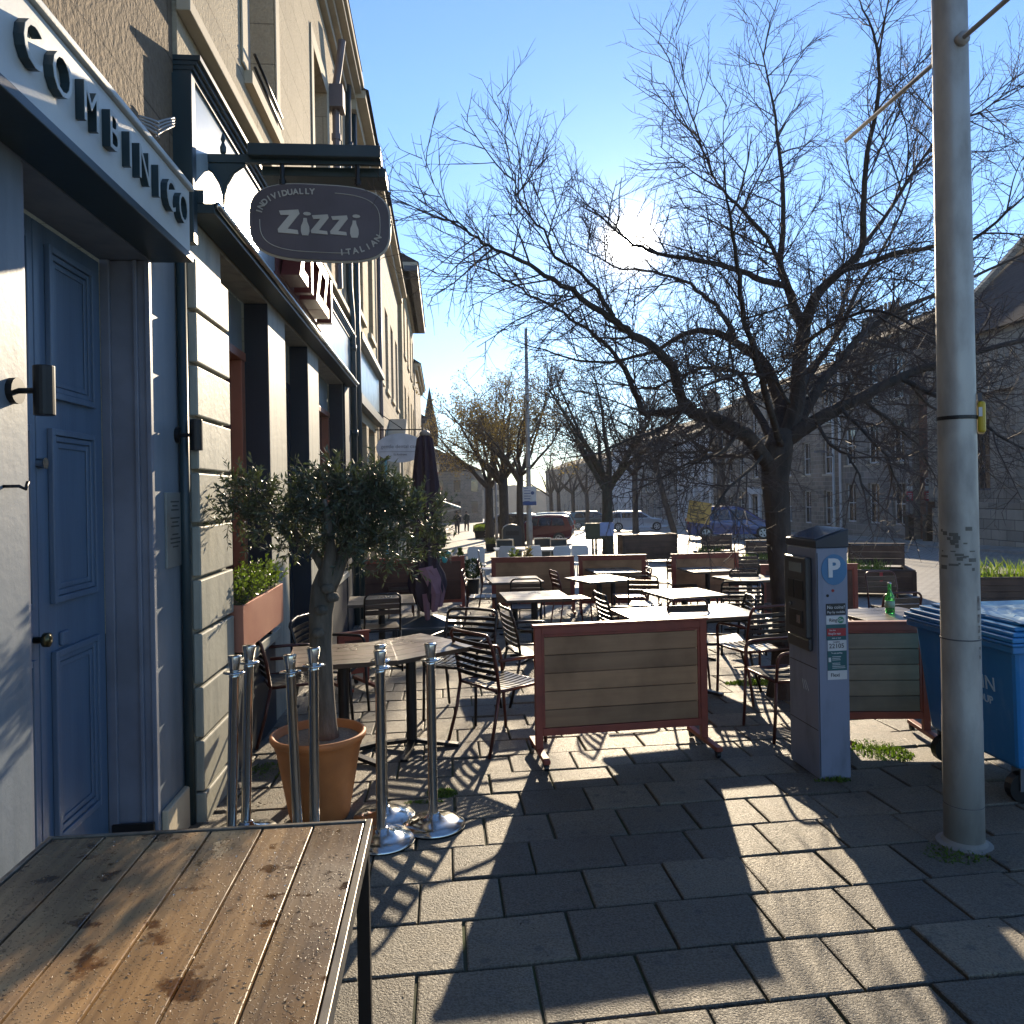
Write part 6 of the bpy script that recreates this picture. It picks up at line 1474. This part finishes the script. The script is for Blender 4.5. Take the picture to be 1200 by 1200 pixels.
# ================================================================ cars
M['tyre'] = mat('tyre_rubber', (.018, .018, .018), .8)
M['rim'] = mat('alloy_rim', (.45, .45, .46), .3, .8)
M['car_glass'] = glass('car_window_glass', (.015, .018, .022), .04)
M['lamp_clear'] = mat('headlamp_glass', (.5, .5, .52), .1); M['lamp_red'] = mat('tail_lamp_red', (.3, .01, .01), .15)
def car(label, cat, loc, rz, L, Wd, H, prof, belt, col, glasses, wheels, wr=.33, group=None, roofrails=False):
    """prof: side outline (x forward, z) as fractions; glasses: polygons of side windows"""
    t = thing('parked_car' if cat != 'van' else 'parked_van', label, cat, loc, rz, group)
    m_, tr, b = nt('car_paint'); b.inputs['Base Color'].default_value = c4(col); b.inputs['Roughness'].default_value = .25; b.inputs['Coat Weight'].default_value = .5; b.inputs['Coat Roughness'].default_value = .05; b.inputs['Metallic'].default_value = .2
    hw = Wd / 2
    def wy(z):
        f = max(0, (z - belt) / (H - belt)); e = max(0, (.35 - z) / .35)
        return hw * (1 - .26 * f ** 1.2 - .05 * e)
    pts = [(x * L, z * H) for x, z in prof]; n = len(pts)
    vs = []; fs = []
    ring = []
    for (x, z) in pts:
        w = wy(z); nose = 1 - .16 * max(0, (abs(x) - L * .38) / (L * .12)) ** 2
        w *= nose
        vs += [(x, -w, z), (x, -w * .86, z), (x, w * .86, z), (x, w, z)]
    cx, cz = sum(p[0] for p in pts) / n, belt * .75
    for i in range(n):
        j = (i + 1) % n
        for k in range(3): fs.append((i * 4 + k, i * 4 + k + 1, j * 4 + k + 1, j * 4 + k))
    fs.append(tuple(i * 4 for i in range(n))); fs.append(tuple(i * 4 + 3 for i in reversed(range(n))))
    # bulge the outer roof edge a little lower so the section is rounded
    for i in range(n):
        if pts[i][1] > belt:
            for k in (0, 3): vs[i * 4 + k] = (vs[i * 4 + k][0], vs[i * 4 + k][1], vs[i * 4 + k][2] - .05)
    MB().add(vs, fs).build('body', m_, t, bevel=.03)
    for s in (-1, 1):
        for g in glasses:
            gm = MB(); pp = [(x * L, z * H) for x, z in g]
            gm.prism(pp, lambda x, z: (x, s * (wy(z) + .004 - (.0 if z < belt else .012)), z - .03 * max(0, (z - belt) / (H - belt))), lambda x, z: (x, s * (wy(z) + .012 - (.0 if z < belt else .012)), z - .03 * max(0, (z - belt) / (H - belt)))).build('window', M['car_glass'], t)
        MB().box(L * .16, L * .20, s * (hw + .02) - .07, s * (hw + .02) + .07, belt + .02, belt + .14).build('mirror', m_, t, bevel=.02)
        for x in wheels:
            o = MB().tube([(x * L, s * (hw - .20), wr), (x * L, s * (hw + .012), wr)], [wr, wr], 24).build('wheel', M['tyre'], t, bevel=.02)
            rm = MB().tube([(x * L, s * (hw + .013), wr), (x * L, s * (hw + .022), wr)], wr * .66, 20)
            rm.build('rim', M['rim'], o)
            ga = MB()
            for q in range(5):
                a = 6.283 * q / 5; c, d_ = math.cos(a) * wr * .42, math.sin(a) * wr * .42
                ga.tube([(x * L + c, s * (hw + .0225), wr + d_), (x * L + c, s * (hw + .0245), wr + d_)], wr * .15, 8)
            ga.build('spoke_gaps', M['tyre'], o)
    # end glass
    def endglass(i, j, nm):
        (x0, z0), (x1, z1) = pts[i], pts[j]; w0, w1 = wy(z0) * .84, wy(z1) * .84
        nx, nz = (z1 - z0), -(x1 - x0); q = math.hypot(nx, nz); nx, nz = nx / q * .012, nz / q * .012
        if (nx > 0) != ((x0 + x1) / 2 > 0): nx, nz = -nx, -nz
        a = [(x0 * .92 + x1 * .08 + nx, -w0, z0 * .92 + z1 * .08 + nz), (x0 * .92 + x1 * .08 + nx, w0, z0 * .92 + z1 * .08 + nz), (x0 * .1 + x1 * .9 + nx, w1, z0 * .1 + z1 * .9 + nz), (x0 * .1 + x1 * .9 + nx, -w1, z0 * .1 + z1 * .9 + nz)]
        MB().add(a + [(p[0] - nx, p[1], p[2] - nz) for p in a], [(0, 1, 2, 3), (7, 6, 5, 4), (0, 4, 5, 1), (1, 5, 6, 2), (2, 6, 7, 3), (3, 7, 4, 0)]).build(nm, M['car_glass'], t)
    return t, endglass, hw, pts
HATCH = [(-.5, .28), (-.495, .50), (-.485, .60), (-.43, .93), (-.36, .985), (-.1, 1.0), (.08, .97), (.27, .66), (.44, .58), (.49, .46), (.5, .28), (.46, .17), (-.46, .17)]
HG = [[(-.40, .65), (-.36, .90), (-.22, .93), (-.20, .65)], [(-.185, .65), (-.20, .93), (-.02, .93), (.0, .65)], [(.015, .65), (-.005, .93), (.07, .91), (.20, .66)]]
EST = [(-.5, .27), (-.495, .58), (-.47, .66), (-.40, .95), (-.3, 1.0), (0, 1.0), (.08, .98), (.24, .66), (.44, .56), (.49, .44), (.5, .27), (.46, .16), (-.46, .16)]
EG = [[(-.44, .68), (-.39, .90), (-.27, .93), (-.26, .67)], [(-.245, .67), (-.25, .93), (-.08, .94), (-.06, .67)], [(-.045, .67), (-.06, .94), (.07, .92), (.19, .67)]]
MPV = [(-.5, .25), (-.5, .52), (-.48, .62), (-.42, .95), (-.34, .995), (0, 1.0), (.1, .96), (.30, .60), (.44, .50), (.49, .40), (.5, .25), (.46, .15), (-.46, .15)]
MG = [[(-.44, .61), (-.40, .88), (-.27, .91), (-.25, .60)], [(-.235, .60), (-.25, .91), (-.06, .92), (-.03, .60)], [(-.015, .60), (-.04, .92), (.10, .89), (.25, .60)]]
def lights(t, L, hw, H, zf=.5, zr_=.55):
    for s in (-1, 1):
        MB().box(L * .455, L * .49, s * hw * .72 - .14, s * hw * .72 + .14, H * (zf - .06), H * (zf + .02)).build('headlight', M['lamp_clear'], t, bevel=.02)
        MB().box(-L * .5 - .004, -L * .485, s * hw * .78 - .1, s * hw * .78 + .1, H * zr_ - .1, H * zr_ + .12).build('taillight', M['lamp_red'], t, bevel=.01)
def park(label, cat, pa, pb, L, Wd, H, prof, belt, col, gl, wheels, eg, rz=None, wr=.33):
    a = G(*pa); c = G(*pb); mid = (a + c) / 2
    v = c - a; r = math.atan2(v.y, v.x) if rz is None else rz
    t, e, hw, pts = car(label, cat, mid, r, L, Wd, H, prof, belt, col, gl, wheels, wr, 'cars parked along the street')
    for (i, j, nm) in eg: e(i, j, nm)
    lights(t, L, hw, H)
    return t
# blue MPV facing right
k = G(860, 631).y
park('dark blue people carrier parked facing right across the road', 'car', (824, 629), (897, 633), 4.7, 1.85, 1.72, MPV, .98, (.010, .024, .13), MG, (-.30, .31), [(6, 7, 'windscreen'), (3, 2, 'rear_window')], rad(-14))
park('silver-white estate car parked facing right behind the mossy middle tree', 'car', (722, 621), (771, 622), 4.7, 1.8, 1.5, EST, .92, (.50, .53, .56), EG, (-.30, .31), [(6, 7, 'windscreen'), (3, 2, 'rear_window')], rad(-8))
park('small red hatchback with white roof stripe seen beyond the lamp column', 'car', (658, 638), (610, 637), 3.3, 1.65, 1.47, HATCH, .90, (.11, .006, .016), HG, (-.31, .32), [(6, 7, 'windscreen'), (3, 2, 'rear_window')], rad(165), .30)
park('grey car with pale roof parked behind the litter bin', 'car', (610, 630), (580, 629), 4.2, 1.75, 1.55, HATCH, .92, (.05, .055, .065), HG, (-.31, .32), [(6, 7, 'windscreen'), (3, 2, 'rear_window')], rad(160))
park('teal-grey car close behind the silver estate', 'car', (680, 619), (712, 620), 4.3, 1.78, 1.55, HATCH, .92, (.05, .09, .10), HG, (-.31, .32), [(6, 7, 'windscreen'), (3, 2, 'rear_window')], rad(-8))
park('black car at the far end of the parked line, left of the teal-grey one', 'car', (666, 616), (690, 616), 4.3, 1.78, 1.5, HATCH, .92, (.015, .015, .018), HG, (-.31, .32), [(6, 7, 'windscreen'), (3, 2, 'rear_window')], rad(-6))
park('pale blue car roof showing just beyond the red hatchback', 'car', (648, 628), (625, 627), 4.3, 1.78, 1.55, HATCH, .92, (.25, .36, .40), HG, (-.31, .32), [(6, 7, 'windscreen'), (3, 2, 'rear_window')], rad(168))

# ================================================================ people
M['coat_navy'] = mat('navy_coat', (.015, .018, .03), .8); M['coat_green'] = mat('dark_green_coat', (.02, .035, .03), .8); M['skin'] = mat('skin', (.42, .26, .19), .55); M['hair_dark'] = mat('dark_hair', (.03, .02, .015), .6); M['trousers'] = mat('dark_trousers', (.02, .02, .025), .8)
def person(label, px, py, H_, az, coat, stride):
    t = thing('person', label, 'person', G(px, py), rad(-az)); s = H_ / 1.72
    vs = [(0, 0, .95), (0, 0, 1.15), (0, 0, 1.38), (0, .01, 1.5), (0, .02, 1.58), (0, .025, 1.68),      # pelvis, waist, chest, neck, chin, head
          (-.10, 0, .90), (-.11, .5 * stride, .5), (-.11, .55 * stride - .08, .08), (-.11, .55 * stride + .10, .03),
          (.10, 0, .90), (.11, -.25 * stride, .5), (.11, -.75 * stride, .10), (.11, -.75 * stride + .16, .03),
          (-.18, 0, 1.40), (-.24, -.08 - .2 * stride, 1.14), (-.24, .06 - .25 * stride, .92), (-.24, .08 - .25 * stride, .82),
          (.18, 0, 1.40), (.24, -.04 + .2 * stride, 1.14), (.24, .16 + .2 * stride, .96), (.24, .2 + .2 * stride, .87)]
    ed = [(0, 1), (1, 2), (2, 3), (3, 4), (4, 5), (0, 6), (6, 7), (7, 8), (8, 9), (0, 10), (10, 11), (11, 12), (12, 13), (2, 14), (14, 15), (15, 16), (16, 17), (2, 18), (18, 19), (19, 20), (20, 21)]
    rr = [.13, .12, .14, .055, .075, .085, .09, .06, .042, .035, .09, .06, .042, .035, .06, .045, .035, .03, .06, .045, .035, .03]
    me = bpy.data.meshes.new('body'); me.from_pydata([tuple(c * s for c in v) for v in vs], ed, []); me.materials.append(M['skin'])
    o = bpy.data.objects.new('body', me); COL.objects.link(o); o.parent = t
    o.modifiers.new('skin', 'SKIN')
    for i, v in enumerate(me.skin_vertices[0].data): v.radius = (rr[i] * s, rr[i] * s * .85); v.use_root = (i == 0)
    o.modifiers.new('sub', 'SUBSURF').levels = 1; o.modifiers['sub'].render_levels = 2
    MB().lathe([(.20 * s, .62 * s), (.21 * s, .8 * s), (.17 * s, 1.05 * s), (.185 * s, 1.3 * s), (.20 * s, 1.40 * s), (.13 * s, 1.47 * s), (.075 * s, 1.52 * s)], 18, (0, 0, 0), .75).build('coat', M[coat], t, smooth=True)
    sl = MB()
    for q in (14, 18): sl.tube([Vector(vs[q + k]) * s for k in range(3)], [.075 * s, .065 * s, .05 * s], 10)
    sl.build('sleeve', M[coat], t, smooth=True)
    tr = MB()
    for q in (6, 10): tr.tube([Vector(vs[q + k]) * s for k in range(3)], [.11 * s, .08 * s, .06 * s], 10)
    tr.build('trousers', M['trousers'], t, smooth=True)
    MB().lathe([(.0, 1.775 * s), (.07 * s, 1.75 * s), (.098 * s, 1.68 * s), (.09 * s, 1.60 * s), (.05 * s, 1.57 * s)][::-1], 14, (0, -.012 * s, 0)).build('hair', M['hair_dark'], t, smooth=True)
    sh = MB()
    for q in (8, 12):
        p = Vector(vs[q]) * s; sh.box(p.x - .045, p.x + .045, p.y - .07, p.y + .19, .0, .075)
    sh.build('shoe', M['black_metal'], t, bevel=.02)
    return t
person('walker in a long navy coat coming along the far pavement', 536, 626, 1.72, 185, 'coat_navy', .28)
person('walker in a dark green coat to the right of the navy coat', 547, 622.5, 1.70, 170, 'coat_green', .3)

# ================================================================ light, sky, camera
sd = Vector(ray(738, 285)).normalized()
el = math.asin(sd.z); az = math.atan2(sd.x, sd.y)
w = bpy.data.worlds.new('World'); SC.world = w; w.use_nodes = True
t = w.node_tree; bg = t.nodes['Background']
sk = t.nodes.new('ShaderNodeTexSky'); sk.sky_type = 'NISHITA'; sk.sun_disc = False; sk.sun_elevation = el; sk.sun_rotation = az
sk.air_density = 1.0; sk.dust_density = .04; sk.ozone_density = 2.5
# the sun itself and its aureole in the sky
geo = t.nodes.new('ShaderNodeTexCoord'); nm = t.nodes.new('ShaderNodeVectorMath'); nm.operation = 'NORMALIZE'; t.links.new(geo.outputs['Generated'], nm.inputs[0])
dt = t.nodes.new('ShaderNodeVectorMath'); dt.operation = 'DOT_PRODUCT'; t.links.new(nm.outputs[0], dt.inputs[0]); dt.inputs[1].default_value = sd
ac = t.nodes.new('ShaderNodeMath'); ac.operation = 'ARCCOSINE'; t.links.new(dt.outputs['Value'], ac.inputs[0])
def gauss(width, amp):
    a = t.nodes.new('ShaderNodeMath'); a.operation = 'DIVIDE'; t.links.new(ac.outputs[0], a.inputs[0]); a.inputs[1].default_value = width
    b = t.nodes.new('ShaderNodeMath'); b.operation = 'POWER'; t.links.new(a.outputs[0], b.inputs[0]); b.inputs[1].default_value = 2
    c = t.nodes.new('ShaderNodeMath'); c.operation = 'MULTIPLY'; t.links.new(b.outputs[0], c.inputs[0]); c.inputs[1].default_value = -1
    d = t.nodes.new('ShaderNodeMath'); d.operation = 'EXPONENT'; t.links.new(c.outputs[0], d.inputs[0])
    e = t.nodes.new('ShaderNodeMath'); e.operation = 'MULTIPLY'; t.links.new(d.outputs[0], e.inputs[0]); e.inputs[1].default_value = amp
    return e.outputs[0]
def addm(a, b):
    n = t.nodes.new('ShaderNodeMath'); n.operation = 'ADD'; t.links.new(a, n.inputs[0]); t.links.new(b, n.inputs[1]); return n.outputs[0]
gl = addm(addm(gauss(rad(1.05), 220.), gauss(rad(2.3), 5.)), gauss(rad(6.5), .7))
sc_ = t.nodes.new('ShaderNodeVectorMath'); sc_.operation = 'SCALE'; sc_.inputs[0].default_value = (1, .93, .80); t.links.new(gl, sc_.inputs['Scale'])
ad = t.nodes.new('ShaderNodeVectorMath'); ad.operation = 'ADD'; t.links.new(sk.outputs[0], ad.inputs[0]); t.links.new(sc_.outputs[0], ad.inputs[1])
tn = t.nodes.new('ShaderNodeVectorMath'); tn.operation = 'MULTIPLY'; t.links.new(sk.outputs[0], tn.inputs[0]); tn.inputs[1].default_value = (.82, .93, 1.11); t.links.new(tn.outputs[0], ad.inputs[0])
t.links.new(ad.outputs[0], bg.inputs['Color']); bg.inputs['Strength'].default_value = .11
sun = bpy.data.lights.new('sun', 'SUN'); sun.energy = 4.4; sun.angle = rad(.53); sun.color = (1, .82, .58)
so = bpy.data.objects.new('sun', sun); COL.objects.link(so); so.rotation_euler = (-sd).to_track_quat('-Z', 'Y').to_euler()
cam = bpy.data.cameras.new('camera'); co = bpy.data.objects.new('camera', cam); COL.objects.link(co); SC.camera = co
cam.sensor_width = 36; cam.lens = F / 1200 * 36; cam.clip_start = .05; cam.clip_end = 2000
cam.shift_y = -(600 - CY) / 1200
fw = Vector((SA, CA, 0)); rt = Vector((CA, -SA, 0)); up = Vector((0, 0, 1))
cr = (rt - up * ROLL).normalized(); cu = cr.cross(fw).normalized()
co.matrix_world = Matrix(((cr.x, cu.x, -fw.x, 0), (cr.y, cu.y, -fw.y, 0), (cr.z, cu.z, -fw.z, EYE), (0, 0, 0, 1)))
SC.view_settings.view_transform = 'Standard'; SC.view_settings.look = 'None'; SC.view_settings.exposure = 1.12; SC.view_settings.gamma = 1
SC.render.engine = 'CYCLES'
SC.cycles.max_bounces = 6; SC.cycles.use_denoising = True

# added thin volume; mostly stands in for the lens-flare veil on far houses
HZ = (.0003, .4)
hz = MB().box(-40, 120, -40, 425, -14, 19).build('flare_haze', bpy.data.materials.new('flare_haze_air')); hm_ = hz.data.materials[0]; hm_.use_nodes = True; t = hm_.node_tree
t.nodes.remove(t.nodes['Principled BSDF']); v = t.nodes.new('ShaderNodeVolumePrincipled'); v.inputs['Color'].default_value = (.9, .93, 1, 1); v.inputs['Density'].default_value = HZ[0]; v.inputs['Anisotropy'].default_value = HZ[1]
t.links.new(v.outputs[0], t.nodes['Material Output'].inputs['Volume']); tag(hz, kind='stuff')
